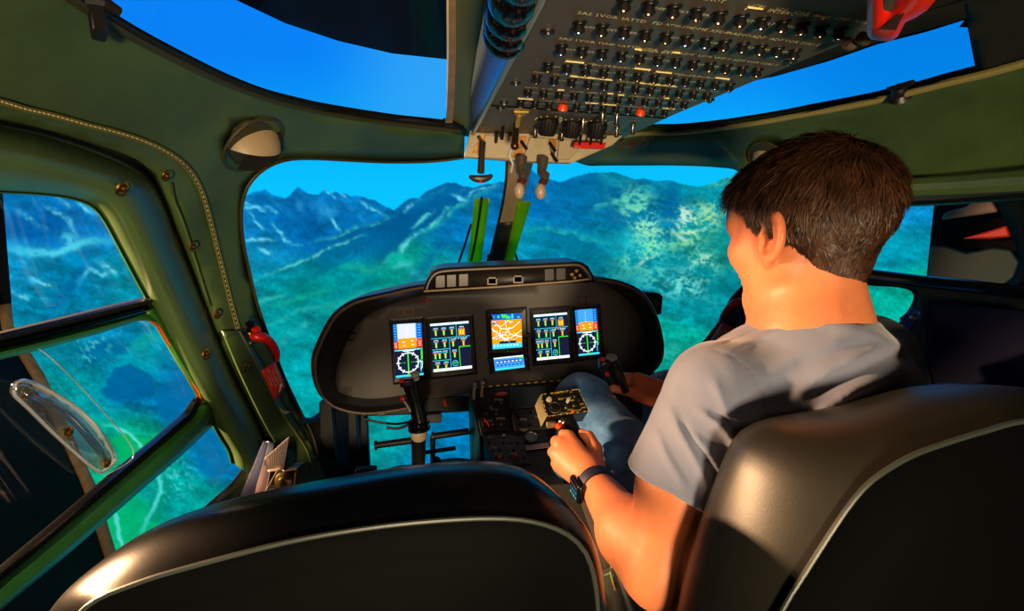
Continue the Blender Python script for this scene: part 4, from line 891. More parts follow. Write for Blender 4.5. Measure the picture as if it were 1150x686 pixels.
# ================================================================== seats
SL=mat('black_seat_leather',(3,4,6),.24,bump=.03,bscale=350,var=.15,vscale=3,spec=.25,bdist=.0012)
SLB=mat('black_seat_back',(1,2,2),.7,bump=.1,bscale=350,spec=.05)
SR=mat('grey_olive_seat_leather',(30,29,24),.42,bump=.06,bscale=350,var=.12,vscale=3,spec=.5,bdist=.0012)
PIP=mat('seat_piping',(50,56,52),.35)
def seat(sil,pipe,Ys,Yp,lab,m,base,cen):
    t=thing('pilot_seat',lab,'seat',base)
    n=90; s=resamp(spl(sil,8),n); p=resamp(spl(pipe,8),n); rows=[]; C0=np.array(cen,float)
    for a,c in zip(s,p):
        A=PY(*a,Ys); B=PY(*c,Yp); row=[]
        d=A-C0; d[1]=0; d/=np.linalg.norm(d)+1e-9
        for v in np.linspace(0,1,9): row.append(B*(1-v)+A*v+d*.009*math.sin(math.pi*v)**.8*(1 if v<1 else 0))
        for dy,dd in ((.012,-.002),(.03,-.010),(.05,-.026),(.06,-.05)): row.append(A+np.array([0,dy,0])+d*dd)
        row.append(A+np.array([0,.06,0])-d*.12)
        rows.append(row)
    b=MB(); b.loft(rows); obj('backrest_cushion',b,m,t,auto=70)
    b=MB(); b.tube([PY(*c,Yp-.003) for c in p],.0024,8); obj('piping',b,PIP,t,label='grey green piping along the edge')
    # rear shell fills the piping outline, gently domed toward the cabin rear
    P3=[PY(*c,Yp) for c in p]; ctr=np.mean(P3,0); rings=[]
    for k in np.linspace(0,1,10):
        rings.append([ctr+(q-ctr)*(1-k)+np.array([0,-.022*math.sin(k*math.pi/2),0])+np.array([0,.006*(1 if 0<k<.12 else 0),0]) for q in P3])
    b=MB(); b.loft(rings); obj('rear_shell',b,SLB,t,auto=70)
    return t
silL=[(-30,1000),(20,760),(58,686),(92,648),(140,612),(200,583),(280,560),(350,546),(430,533),(500,526),(560,525.5),(595,533),(622,552),(645,580),(659,606),(668,640),(674,690),(680,760),(680,1000)]
pipL=[(20,1000),(50,760),(92,686),(150,656),(230,632),(330,607),(420,592),(500,584),(560,582),(600,586),(634,598),(656,618),(667,648),(672,690),(676,760),(670,1000)]
sl=seat(silL,pipL,.49,.43,'empty black leather seat at the front left with its rounded back toward the viewer',SL,(-.31,.5,.0),(-.31,.49,.62))
b=MB(); b.box((-.31,.76,.36),(.46,.42,.12)); obj('seat_cushion',b,SL,sl,bevel=.04)
b=MB(); b.box((-.31,.74,.18),(.34,.40,.24)); obj('seat_base',b,BLACKP,sl,bevel=.01)
b=MB(); rows=[]
silR=[(735,1000),(748,800),(768,690),(776,655),(790,610),(808,560),(826,515),(842,492),(868,478),(905,470),(950,461),(985,450),(1020,439),(1060,433.5),(1100,432),(1150,438),(1230,460),(1330,520),(1420,640),(1480,1000)]
pipR=[(800,1000),(840,770),(878,686),(903,645),(935,595),(955,566),(975,543),(1000,525),(1030,509),(1070,495),(1110,483),(1150,473),(1230,470),(1330,520),(1430,640),(1480,1000)]
sr=seat(silR,pipR,.455,.36,'grey black leather seat the pilot sits in, rounded back lit from the left',SR,(.31,.5,.0),(.42,.45,.6))
b=MB(); b.box((.33,.72,.34),(.46,.42,.12)); obj('seat_cushion',b,SR,sr,bevel=.04)
b=MB(); b.box((.33,.70,.17),(.34,.38,.22)); obj('seat_base',b,BLACKP,sr,bevel=.01)
# floor
b=MB(); b.box((0,.75,-.02),(1.7,2.2,.04)); 
b=MB(); b.prism([(-.75,-.2,.0),(.75,-.2,.0),(.75,1.25,.0),(.12,1.25,.0),(.12,1.75,.0),(-.12,1.75,.0),(-.12,1.25,0),(-.75,1.25,0)],(0,0,-.04)); struct('floor',b,mat('dark_floor',(26,24,22),.7,var=.3,vscale=20))
# ================================================================== signed-distance modelling for the pilot
def n3(P,s,seed=0):
    q=P*s; i=np.floor(q).astype(np.int64); w=q-i; w=w*w*(3-2*w)
    def h(a,b,c):
        n=(a*374761393+b*668265263+c*2147483647+seed*974634777)&0xffffffff; n=((n^(n>>13))*1274126177)&0xffffffff; return ((n^(n>>16))&0xffff)/65535.
    x,y,z=i.T; X,Y,Z=w.T
    l=lambda a,b,t:a+(b-a)*t
    return l(l(l(h(x,y,z),h(x+1,y,z),X),l(h(x,y+1,z),h(x+1,y+1,z),X),Y),l(l(h(x,y,z+1),h(x+1,y,z+1),X),l(h(x,y+1,z+1),h(x+1,y+1,z+1),X),Y),Z)
def cone(P,a,b,r1,r2):
    a=np.array(a,float);b=np.array(b,float);ab=b-a; h=np.clip((P-a)@ab/ab.dot(ab),0,1); return np.linalg.norm(P-a-h[:,None]*ab,axis=1)-(r1+(r2-r1)*h)
def ell(P,c,r,R=None):
    q=P-np.array(c,float)
    if R is not None: q=q@R
    r=np.array(r,float); k0=np.linalg.norm(q/r,axis=1); k1=np.linalg.norm(q/r**2,axis=1); return k0*(k0-1)/(k1+1e-9)
def smin(a,b,k):
    h=np.clip(.5+.5*(b-a)/k,0,1); return b*(1-h)+a*h-k*h*(1-h)
def smax(a,b,k): return -smin(-a,-b,k)
def sdf_mesh(fn,lo,hi,h):
    lo=np.array(lo,float); B=8
    n=(np.ceil((np.array(hi)-lo)/h/B).astype(int))*B; g=np.ones(tuple(n+1),np.float32)
    nb=n//B; ci=np.stack(np.meshgrid(*[np.arange(k) for k in nb],indexing='ij'),-1).reshape(-1,3)
    cc=lo+(ci*B+B/2)*h; d=fn(cc); act=ci[np.abs(d)<B*h*1.35]; ins=ci[(d<0)&(np.abs(d)>=B*h*1.35)]
    for c in ins: g[c[0]*B:c[0]*B+B+1,c[1]*B:c[1]*B+B+1,c[2]*B:c[2]*B+B+1]=-1
    off=np.stack(np.meshgrid(*[np.arange(B+1)]*3,indexing='ij'),-1).reshape(-1,3)
    for s in range(0,len(act),400):
        A=act[s:s+400]; ids=(A[:,None,:]*B+off[None]).reshape(-1,3); v=fn(lo+ids*h); g[ids[:,0],ids[:,1],ids[:,2]]=v
    sg=g<0
    # naive surface nets
    c8=[sg[i:i+n[0],j:j+n[1],k:k+n[2]] for i in (0,1) for j in (0,1) for k in (0,1)]
    cnt=sum(c.astype(np.int8) for c in c8); cells=np.argwhere((cnt>0)&(cnt<8))
    idx=-np.ones(tuple(n),np.int32); idx[tuple(cells.T)]=np.arange(len(cells))
    acc=np.zeros((len(cells),3)); w=np.zeros(len(cells))
    co=[(i,j,k) for i in (0,1) for j in (0,1) for k in (0,1)]
    for a in range(8):
        for b in range(a+1,8):
            if sum(abs(co[a][t]-co[b][t]) for t in range(3))!=1: continue
            va=g[tuple((cells+co[a]).T)]; vb=g[tuple((cells+co[b]).T)]; m=(va<0)!=(vb<0)
            t=np.where(m,va/(va-vb+1e-12),0)[:,None]
            p=np.array(co[a])+(np.array(co[b])-np.array(co[a]))*t; acc+=np.where(m[:,None],p,0); w+=m
    V=lo+(cells+acc/w[:,None])*h; Fs=[]
    for ax in range(3):
        e=[0,0,0]; e[ax]=1; u,v=[(1,2),(2,0),(0,1)][ax]
        S0=sg[:n[0],:n[1],:n[2]]; S1=sg[e[0]:n[0]+e[0],e[1]:n[1]+e[1],e[2]:n[2]+e[2]]
        ed=np.argwhere(S0!=S1); ed=ed[(ed[:,u]>0)&(ed[:,v]>0)]
        du=np.zeros(3,int);du[u]=1;dv=np.zeros(3,int);dv[v]=1
        q=np.stack([idx[tuple((ed-du-dv).T)],idx[tuple((ed-dv).T)],idx[tuple(ed.T)],idx[tuple((ed-du).T)]],1)
        fl=S0[tuple(ed.T)]; q=np.where(fl[:,None],q,q[:,::-1]); Fs.append(q[(q>=0).all(1)])
    return V,np.concatenate(Fs)
def npmesh(name,V,Fq,m,parent,smooth=True,flip=False):
    me=bpy.data.meshes.new(name); c=(V.min(0)+V.max(0))/2; c[2]=V[:,2].min()
    k=Fq.shape[1]
    me.vertices.add(len(V)); me.vertices.foreach_set('co',(V-c).ravel()); me.loops.add(len(Fq)*k); me.loops.foreach_set('vertex_index',Fq.ravel().astype(np.int32))
    me.polygons.add(len(Fq)); me.polygons.foreach_set('loop_start',np.arange(0,len(Fq)*k,k,dtype=np.int32)); me.polygons.foreach_set('loop_total',np.full(len(Fq),k,dtype=np.int32)); me.update(); me.validate()
    me.polygons.foreach_set('use_smooth',[smooth]*len(me.polygons)); me.materials.append(m)
    o=bpy.data.objects.new(name,me); COL.objects.link(o); pl=W[parent.name] if parent else np.zeros(3); o.location=Vector(c-pl); W[o.name]=c
    if parent: o.parent=parent
    return o
def nrm(v): v=np.array(v,float); return v/np.linalg.norm(v)
# ---- head frame
HCn=np.array([.305,.62,1.028]); HSC=.955
yaw=math.radians(20); pit=math.radians(-12); rol=math.radians(0)
hf=np.array([-math.sin(yaw)*math.cos(pit),math.cos(yaw)*math.cos(pit),math.sin(pit)])
hl=nrm(np.cross([0,0,1],hf)); hu=np.cross(hf,hl)
HR=np.column_stack([hl,hf,hu])   # local (left, forward, up)
def hw(p): return HCn+HR@(np.array(p,float)*HSC)
# ---- joints
nb_=np.array([.306,.588,.885]); 
LS=PY(800,440,.585); LE=PY(738,640,.56); LW=PY(667,541,.765)
RS=np.array([.470,.665,.835]); RE=np.array([.46,.90,.66]); RW=PY(752,444,1.0)
CH=np.array([.315,.625,.78]); PEL=np.array([.33,.66,.47])
LH=np.array([.245,.70,.45]); LK=PY(655,452,1.10); RH=np.array([.41,.70,.45]); RK=PY(752,445,1.18)
LA=LK+np.array([.0,.16,-.38]); RA=RK+np.array([.02,.16,-.36])
def fingers_left():
    K=[PY(638,490,.862),PY(629,498,.852),PY(625,510,.842),PY(628,523,.832)]
    ch=[]
    for i,k in enumerate(K):
        r=[.0105,.0108,.010,.009][i]
        a=k+np.array([.000,.034,-.012])*[1,1,.95,.85][i]; b=a+np.array([.024,.012,-.014]); c=b+np.array([.022,-.010,-.004])
        ch.append([(k,r*1.12),(a,r),(b,r*.93),(c,r*.85)])
    th=[(PY(668,522,.800),.0165),(PY(668,504,.832),.0135),(PY(661,491,.862),.0115),(PY(652,487,.885),.0100)]
    return K,ch,th
FLK,FLC,FLT=fingers_left()
def fingers_right():
    K=[PY(716,424,1.035),PY(717,431,1.03),PY(719,440,1.025),PY(722,448,1.02)]; ch=[]
    for i,k in enumerate(K):
        r=.0100; a=k+np.array([-.022,.026,-.004]); b=a+np.array([-.026,.004,-.004]); c=b+np.array([-.006,-.020,-.002]); ch.append([(k,r*1.1),(a,r),(b,r*.92),(c,r*.85)])
    th=[(PY(735,447,1.0),.015),(PY(716,443,1.015),.0125),(PY(701,438,1.02),.0105),(PY(689,436,1.02),.0095)]
    return K,ch,th
FRK,FRC,FRT=fingers_right()
def hand(P,wr,K,ch,th):
    d=None
    cen=sum(K)/4
    for k in K:
        e=cone(P,wr+(k-cen)*.35,k,.0185,.0125); d=e if d is None else smin(d,e,.014)
    d=smin(d,cone(P,wr,th[0][0],.018,.0165),.016)
    for c in ch:
        e=None
        for (a,ra),(b,rb) in zip(c[:-1],c[1:]):
            q=cone(P,a,b,ra,rb); e=q if e is None else smin(e,q,.003)
        d=smin(d,e,.004)
    e=None
    for (a,ra),(b,rb) in zip(th[:-1],th[1:]):
        q=cone(P,a,b,ra,rb); e=q if e is None else smin(e,q,.004)
    return smin(d,e,.008)
def headf(P):
    return headl((P-HCn)@HR/HSC)*HSC
def headl(q):
    d=ell(q,(0,-.016,.032),(.0765,.099,.088))
    d=smin(d,ell(q,(0,.034,-.030),(.062,.062,.078)),.03)
    for s in (-1,1):
        d=smin(d,cone(q,(s*.055,-.004,-.050),(s*.016,.070,-.098),.018,.016),.035)
        d=smin(d,ell(q,(s*.036,.062,-.020),(.026,.028,.026)),.02)
    d=smin(d,ell(q,(0,.074,-.092),(.024,.020,.018)),.02)
    d=smin(d,ell(q,(0,.078,.022),(.050,.016,.014)),.02)
    d=smin(d,ell(q,(0,.05,.055),(.058,.045,.045)),.03)
    for s in (-1,1): d=smax(d,-ell(q,(s*.032,.100,.003),(.018,.014,.012)),.012)
    n=cone(q,(0,.088,.008),(0,.112,-.028),.007,.011); n=smin(n,ell(q,(.011,.100,-.030),(.009,.010,.008)),.006); n=smin(n,ell(q,(-.011,.100,-.030),(.009,.010,.008)),.006)
    d=smin(d,n,.012)
    d=smin(d,ell(q,(0,.092,-.054),(.024,.010,.006)),.006); d=smin(d,ell(q,(0,.090,-.065),(.021,.010,.007)),.006)
    d=smax(d,-ell(q,(0,.104,-.0595),(.024,.008,.0018)),.003)
    for s in (-1,1):
        c=np.array([s*.078,-.009,-.011]); t=math.radians(16)
        Re=np.array([[1,0,0],[0,math.cos(t),-math.sin(t)],[0,math.sin(t),math.cos(t)]])@np.array([[math.cos(s*.42),-math.sin(s*.42),0],[math.sin(s*.42),math.cos(s*.42),0],[0,0,1]])
        e=(q-c)/1.12; e=e@Re
        x,y,z=e.T*1.0; z2=z*np.where(z>0,1.,1.12); yy=y*(1+.0*z)
        rad=np.sqrt((yy/.0205)**2+(z2/.0285)**2)
        plate=smax((rad-1)*.017,np.abs(x)-.0042,.004)
        rim=np.sqrt(((rad-.93)*.017)**2+(x-s*.003)**2)-.0044
        con=ell(e,(s*.006,.004,-.003),(.008,.0115,.016)); lobe=ell(e,(0,.003,-.028),(.0055,.008,.008)); anti=cone(e,(s*.003,-.006,.012),(s*.003,-.008,-.012),.0032,.003)
        ear=smin(plate,rim,.003); ear=smin(ear,lobe,.004); ear=smin(ear,anti,.003); ear=smax(ear,-con,.003); ear=smin(ear,ell(e,(s*.003,.014,-.006),(.005,.004,.007)),.004)
        d=smin(d,ear,.005)
    return d
def near(P,c,r,fn):
    L=np.linalg.norm(P-np.array(c),axis=1); m=L<r; out=np.maximum(L-r,0)+.06
    if m.any(): out[m]=fn(P[m])
    return out
def bodyf(P):
    d=near(P,HCn,.22,headf)
    nk=cone(P,hw((0,-.014,-.050)),nb_,.044,.050); d=smin(d,nk,.022)
    d=smin(d,cone(P,hw((0,-.040,-.035)),nb_+np.array([0,-.010,.0]),.030,.040),.03)
    d=smin(d,cone(P,nb_,CH,.07,.105),.04); d=smin(d,cone(P,CH,PEL,.105,.10),.05)
    d=smin(d,cone(P,nb_+np.array([0,0,-.03]),LS+np.array([.02,0,-.02]),.05,.045),.03); d=smin(d,cone(P,nb_+np.array([0,0,-.03]),RS,.05,.04),.03)
    # left arm: deltoid, biceps/triceps, elbow, forearm
    m=LS*.45+LE*.55
    d=smin(d,cone(P,LS,m,.050,.0560),.03); a=cone(P,m,LE,.0560,.0435); 
    a=smin(a,cone(P,LE+np.array([0.004,-.006,.004]),LE*.66+LW*.34,.040,.0435),.035); 
    a=smin(a,ell(P,LE*.70+LW*.30+np.array([-.006,.0,.010]),(.042,.05,.040)),.03); a=smin(a,cone(P,LE*.66+LW*.34,LW,.0435,.0270),.02)
    d=smin(d,a,.02)
    d=smin(d,near(P,LW*.4+FLK[1]*.6,.17,lambda q:hand(q,LW,FLK,FLC,FLT)),.012)
    d=smin(d,cone(P,RS,RE,.045,.04),.02); d=smin(d,cone(P,RE,RW,.042,.0265),.02); d=smin(d,near(P,RW*.4+FRK[1]*.6,.17,lambda q:hand(q,RW,FRK,FRC,FRT)),.012)
    for h_,k,a_ in ((LH,LK,LA),(RH,RK,RA)): d=smin(d,cone(P,PEL,h_,.09,.07),.03); d=smin(d,cone(P,h_,k,.07,.052),.03); d=smin(d,cone(P,k,a_,.05,.038),.02)
    return d
def bodyfd(P):
    d=bodyf(P); return d+(n3(P,150,3)-.5)*.0006
def skinmat():
    m=mat('skin',(200,117,76),.5,bump=.25,bscale=420,spec=.4,sss=.08,bdist=.0008,var=.06,vscale=30)
    return m
per=thing('person','person in grey T-shirt and blue jeans seated at the right controls, seen from behind','person',(.33,.66,.30))
V,Fq=sdf_mesh(bodyfd,(.0,.46,.22),(.60,1.40,1.19),.0030)
body=npmesh('body',V,Fq,skinmat(),per)
# ---- T-shirt
ax=nrm(LE-LS)
def shirtf(P):
    ch=ell(P,CH+np.array([.0,-.010,-.02]),(.170,.120,.155)); ab=ell(P,CH+np.array([.005,.0,-.16]),(.155,.125,.20))
    d=smin(ch,ab,.08)
    d=smin(d,cone(P,nb_+np.array([-.02,-.022,-.055]),LS+np.array([.012,-.010,-.010]),.060,.058),.045)
    d=smin(d,cone(P,nb_+np.array([.02,-.01,-.055]),RS+np.array([-.005,-.0,-.01]),.060,.055),.05)
    d=smin(d,cone(P,nb_+np.array([0,-.008,-.015]),CH,.060,.12),.03)
    d=smin(d,cone(P,nb_+np.array([.0,-.03,-.04]),CH+np.array([0.02,-.05,-.02]),.07,.13),.05)
    # left sleeve, flaring to the hem
    he=LS+ (LE-LS)*.50
    s=cone(P,LS+np.array([.002,-.004,.004]),he,.064,.077)
    t=(P-LS)@ax; s=smax(s,t-np.linalg.norm(LE-LS)*.53-.004*np.sin(P[:,0]*60),.004)
    d=smin(d,s,.028)
    s=cone(P,RS,RS*.5+RE*.5,.062,.066); d=smin(d,smax(s,(P-RS)@nrm(RE-RS)-.13,.004),.03)
    # neck opening
    nd=nrm(hw((0,-.03,-.055))-nb_); u=(P-nb_-np.array([0,-.012,0]))
    t=u@nd; r=np.linalg.norm(u-t[:,None]*nd,axis=1)
    hole=smax(r-.0520,-t-.02,.004); d=smax(d,-hole,.004); d=smax(d,t-.050,.004)
    col=np.abs(r-.0545)-.0038; col=smax(col,np.abs(t-.014)-.020,.003); d=smin(d,col,.006)
    return d
def pxof(P):
    c=(P-CAM)@M_.T; return CX-f*c[:,0]/c[:,2],CY+f*c[:,1]/c[:,2]
def crease(px,py,pts,w):
    """soft profile along a drape line"""
    Q=spl(pts,4); d=np.full(px.shape,1e9); tt=np.zeros(px.shape); N=len(Q)-1
    for i,(a,b_) in enumerate(zip(Q[:-1],Q[1:])):
        ab=b_-a; k=np.clip(((px-a[0])*ab[0]+(py-a[1])*ab[1])/(ab.dot(ab)+1e-9),0,1); dd=np.hypot(px-a[0]-k*ab[0],py-a[1]-k*ab[1]); m=dd<d; d=np.where(m,dd,d); tt=np.where(m,(i+k)/N,tt)
    return np.exp(-(d/w)**2)*np.sin(np.pi*np.clip(tt,.02,.98))**.5
RIDGE=[([(872,492),(856,505),(838,516),(822,520)],5,.0060),([(785,462),(805,474),(822,492),(832,516),(834,540)],6,.0075),([(776,486),(792,505),(806,528),(816,552)],5,.0055),([(750,455),(764,485),(782,515),(796,545)],6,.0050),([(735,480),(750,515),(768,545)],5,.0035),([(800,425),(812,450),(820,470)],6,.003),
 ([(905,470),(935,452),(975,432),(1020,418)],8,.0070),([(880,455),(920,425),(965,402),(1010,385)],9,.0035),([(860,420),(900,400),(950,385)],9,.003),([(930,370),(975,372),(1020,392)],7,.003),([(820,392),(850,380),(880,368)],4,.002)]
VALLEY=[([(868,500),(852,512),(840,525),(836,545)],5,.0065),([(795,462),(818,476),(834,498)],4.5,.0050),([(786,500),(800,522),(808,545)],4,.0035),([(764,470),(780,500),(794,528)],4,.0035),([(912,445),(945,425),(985,406),(1022,396)],7,.0055),([(880,478),(910,462),(945,445)],6,.004),([(890,410),(930,395),(980,388)],7,.003)]
SEAMS=[([(797,392),(822,400),(845,420),(860,450),(870,492)],1.3,.0022),([(797,392),(828,380),(872,362)],1.1,.0015),([(716,527),(738,541),(765,551),(806,560)],1.0,.0015),([(848,366),(880,352),(925,345),(985,342)],1.2,.0012)]
def folds(P):
    px,py=pxof(P); f_=0
    for p_,w_,a_ in RIDGE: f_=f_-crease(px,py,p_,w_)*a_*1.25
    for p_,w_,a_ in VALLEY: f_=f_+crease(px,py,p_,w_)*a_*1.25
    for p_,w_,a_ in SEAMS: f_=f_+crease(px,py,p_,w_)*a_
    return f_*(P[:,1]<.72)+(n3(P,9,31)-.5)*.008*(P[:,2]<.95)+(1-np.abs(2*n3(P,24,9)-1)-.5)*.0022
def shirtd(P):
    return shirtf(P)+folds(P)
SHM=mat('grey_tshirt',(112,117,138),.85,bump=.25,bscale=1400,var=.05,vscale=12,sheen=.3,bdist=.0006,spec=.2)
V,Fq=sdf_mesh(shirtd,(.0,.40,.40),(.60,.90,1.02),.0030)
npmesh('tshirt',V,Fq,SHM,per)
# ---- jeans
def jeansf(P):
    d=smin(cone(P,LH,LK*.9+LH*.1,.100,.070),cone(P,RH,RK*.9+RH*.1,.100,.072),.03); d=smin(d,ell(P,PEL,(.17,.14,.12)),.05)
    for k,a in ((LK,LA),(RK,RA)):
        d=smin(d,ell(P,k+np.array([0,.0,0]),(.062,.066,.064)),.03); d=smin(d,cone(P,k,a,.062,.052),.03)
    q=(P-LK); t=q@nrm(LH-LK)
    d=d+(np.sin(t*75+(n3(P,12,5)-.5)*9)*.0045*np.clip(t*8-.2,0,1.2))*np.clip((n3(P,11,6))*1.6-.2,0,1)
    d=d+(n3(P,16,7)-.5)*.008
    return d
JM=mat('blue_denim',(56,108,168),.8,bump=.5,bscale=900,var=.25,vscale=22,sheen=.2,bdist=.0008,spec=.2,col2=(92,142,196))
V,Fq=sdf_mesh(jeansf,(.0,.52,.05),(.62,1.50,.80),.0036)
npmesh('jeans',V,Fq,JM,per)
b=MB(); 
def surf_pt(fn,p,d,L=.2):
    p=np.array(p,float); 
    for _ in range(60):
        v=fn(p[None])[0]
        if v<.0008: break
        p=p+d*v*.8
    return p
for dx in (-.004,.004):
    pts=[]
    for t in np.linspace(.55,.98,16):
        base=LK*(1-t)+LH*t+np.array([-.02+dx,0,.16]); pts.append(surf_pt(jeansf,base,nrm([.05,.1,-1.]))+np.array([0,0,.0008]))
    b.tube(pts,.0012,5)
obj('jeans_seam',b,mat('denim_thread',(196,160,100),.7),per,label='pale stitched seam on the jeans')
# ---- hair: base cap + individual strands
def hairmask(q):
    """>0 where hair grows, in head-local coordinates (left, forward, up)"""
    x,y,z=q.T; ax_=np.abs(x)
    front=.056+.020*(ax_/.06)**2*0                                   # hairline on the forehead
    line=np.interp(y,[-.12,-.075,-.045,-.02,-.004,.006,.016,.026,.036,.048,.064,.095],[-.088,-.094,-.082,-.052,.004,.022,-.006,.002,.030,.050,.060,.066])
    return z-line
def capl(q):
    d=ell(q,(0,-.016,.029),(.0800,.1035,.0905)); d=smin(d,ell(q,(0,.045,.055),(.060,.050,.044)),.03); return smin(d,ell(q,(0,-.036,-.045),(.047,.044,.060)),.03)
def capf(P):
    q=(P-HCn)@HR/HSC
    d=capl(q)+.003; m=hairmask(q)
    return smax(d,-(m-.004)*.8,.004)*HSC
HM=mat('brown_hair',(34,21,14),.7,var=.35,vscale=60,spec=.1)
V,Fq=sdf_mesh(capf,HCn-.16,HCn+.16,.003)
# follow a streaky surface so the cap itself reads as combed hair
hairo=npmesh('hair_cap',V,Fq,HM,per)
rng=np.random.default_rng(11)
N=42000
u=rng.normal(size=(int(N*2.3),3)); u/=np.linalg.norm(u,axis=1)[:,None]
q=u*np.array([.082,.106,.10])+np.array([0,-.02,.01])
def grad(q):
    e=1e-4; g=np.stack([capl(q+np.eye(3)[k]*e)-capl(q-np.eye(3)[k]*e) for k in range(3)],1); return g/(np.linalg.norm(g,axis=1)[:,None]+1e-9)
for _ in range(5): q=q-grad(q)*capl(q)[:,None]
ms=hairmask(q); keep=(ms>.001)&(rng.random(len(q))<1.0); q=q[keep]; ms=ms[keep]; q=q[:N]; ms=ms[:N]; n=len(q)
nr=grad(q)
crown=np.array([-.012,-.062,.105])
away=q-crown; away-=nr*(away*nr).sum(1)[:,None]; away/=np.linalg.norm(away,axis=1)[:,None]+1e-6
down=np.tile(np.array([0,-.25,-1.]),(n,1)); top=np.clip((q[:,2]-.05)/.05,0,1)[:,None]; fw=np.array([.25,1,-.1])
dr=away*1.0+down*.6*(1-top)+fw*top*.7
clump=np.floor(q/.012); hsh=np.abs(np.sin(clump@np.array([12.9,78.2,37.7]))*43758.5)%1; hs2=np.abs(np.sin(clump@np.array([39.3,11.1,83.2]))*24634.6)%1
tw=(hsh-.5)*1.1; side=np.cross(nr,dr); dr=dr+side*tw[:,None]+rng.normal(size=(n,3))*.16
dr-=nr*(dr*nr).sum(1)[:,None]; dr/=np.linalg.norm(dr,axis=1)[:,None]+1e-6
Ls=(.011+.021*np.clip((q[:,2]+.06)/.12,0,1))*(1-.55*np.clip((q[:,1]-.0)/.03,0,1)*np.clip((.075-q[:,2])/.02,0,1))*(.7+.6*rng.random(n)); lift=(.05+.42*hs2*(.5+.5*rng.random(n)))*(.45+.55*np.clip((q[:,2]+.04)/.08,0,1))
segs=4; wid=.00055+.0003*rng.random(n); VV=[];
base=q-nr*.0015
for k in range(segs+1):
    t=k/segs; c=base+dr*(Ls*t)[:,None]+nr*(Ls*(lift*t*(1.25-.9*t)))[:,None]; 
    sd_=np.cross(nr,dr); ww=(wid*(1-t*.85))[:,None]; tl=nr*(wid*.6*(rng.random(n)-.5))[:,None]
    VV.append(c-sd_*ww-tl); VV.append(c+sd_*ww+tl)
A=np.stack(VV,1); A=(A.reshape(-1,3)*HSC)@HR.T+HCn; m2=2*(segs+1); bi=np.arange(n)*m2; Fs=[]
for k in range(segs): Fs.append(np.stack([bi+2*k,bi+2*k+1,bi+2*k+3,bi+2*k+2],1))
HM2=mat('brown_hair_strand',(64,39,22),.45,var=.5,vscale=45,spec=.4)
hs=npmesh('hair',A,np.concatenate(Fs),HM2,per)
hairo.name='hair_base'
# eyes, brows
for s in (-1,1):
    b=MB(); b.use(mat('eye_white',(225,220,212),.2)); c=hw((s*.031,.079,.003)); b.ball(c,.0115,12); b.use(mat('iris',(50,60,70),.15)); b.lathe(c+hf*.0085,hf,[(0,.0055),(.0028,.0052),(.0034,.0001)],14); obj('eye',b,None,per)
    b=MB(); 
    for k in range(46):
        t=k/45; x=s*(.014+.034*t); p=hw((x,.096-.016*t*t-.002,.026+.006*math.sin(t*2.6)+(rnd.random()-.5)*.005)); b.tube([p,p+hl*s*.006+hf*.002+hu*(.003-.005*t)],[.0005,.0001],4)
    obj('eyebrow',b,HM2,per)
# ---- wristwatch on the left wrist
wd_=nrm(LW-LE); wc=LE*.10+LW*.90-0*wd_
wc=LW-wd_*.012
wt=thing('wristwatch','smartwatch with square black face and navy strap on the left wrist','watch',wc)
vw=nrm(CAM-wc); out=nrm(vw-wd_*vw.dot(wd_)); sdv=np.cross(wd_,out); face=nrm(out*.55-sdv*.83)
if M_[:,:].dot(face)[0]>0: face=nrm(out*.55+sdv*.83)
s2=np.cross(wd_,face)
rows=[]
for w_,rr in ((-.0105,.0300),(-.0105,.0325),(0,.0335),(.0105,.0325),(.0105,.0300)):
    rows.append([wc+wd_*w_+rr*(math.cos(k)*face+math.sin(k)*s2*1.0) for k in np.linspace(0,2*math.pi,40,endpoint=False)])
b=MB(); b.loft(rows,closed=True,closev=True); obj('strap',b,mat('navy_strap',(16,24,44),.55),wt)
Rw=np.column_stack([wd_,s2,face])
b=MB(); b.box(wc+face*.0365,(.040,.034,.010),Rw); o=obj('case',b,mat('watch_case',(26,26,30),.25,metal=.6),wt,bevel=.004)
b=MB(); b.box(wc+face*.0418,(.034,.029,.0016),Rw); o=obj('dial',b,mat('watch_glass',(6,8,10),.08),wt,bevel=.0006,label='black square dial with small coloured marks')
b=MB()
for i in range(3):
    for j in range(4):
        b.use(emat('watch_'+'abc'[i],[(150,200,190),(70,150,150),(190,90,60)][i],.7)); b.box(wc+face*.0428+wd_*(-.011+.0072*j)+s2*(-.009+.009*i),(.0045,.0035 if (i+j)%2 else .0018,.0004),Rw)
obj('dial_marks',b,None,o)
# ================================================================== nose shell with chin window, footwell
NOSE=mat('dark_nose_liner',(16,20,24),.55,var=.3,vscale=6)
np_=spl([(336,470),(352,472),(368,460),(386,446),(410,430),(450,420),(520,412),(600,410),(700,412),(750,424),(790,440),(860,470)],4)+[(900,640),(250,640),(290,540)]
hole=spl([(409,469),(415,464),(440,463),(500,461),(530,461),(538,470),(545,500),(550,560),(540,600),(430,600),(418,560),(413,520)],4,closed=True)
b=sheet([tuple(p) for p in np_],lambda x,y:H(x,y,-.004),[[tuple(p) for p in hole]],step=14); struct('wall_front',b,NOSE,solid=.02,auto=70)
b=MB(); b.tube([H(x,y,.004) for x,y in spl([(340,472),(352,471),(368,459),(386,445),(410,430)],6)],.010,8); struct('trim_21',b,mat('deep_blue_sill',(14,40,84),.35))
b=sheet([tuple(p) for p in hole],lambda x,y:H(x,y,-.02),step=30); struct('window_8',b,PANE)
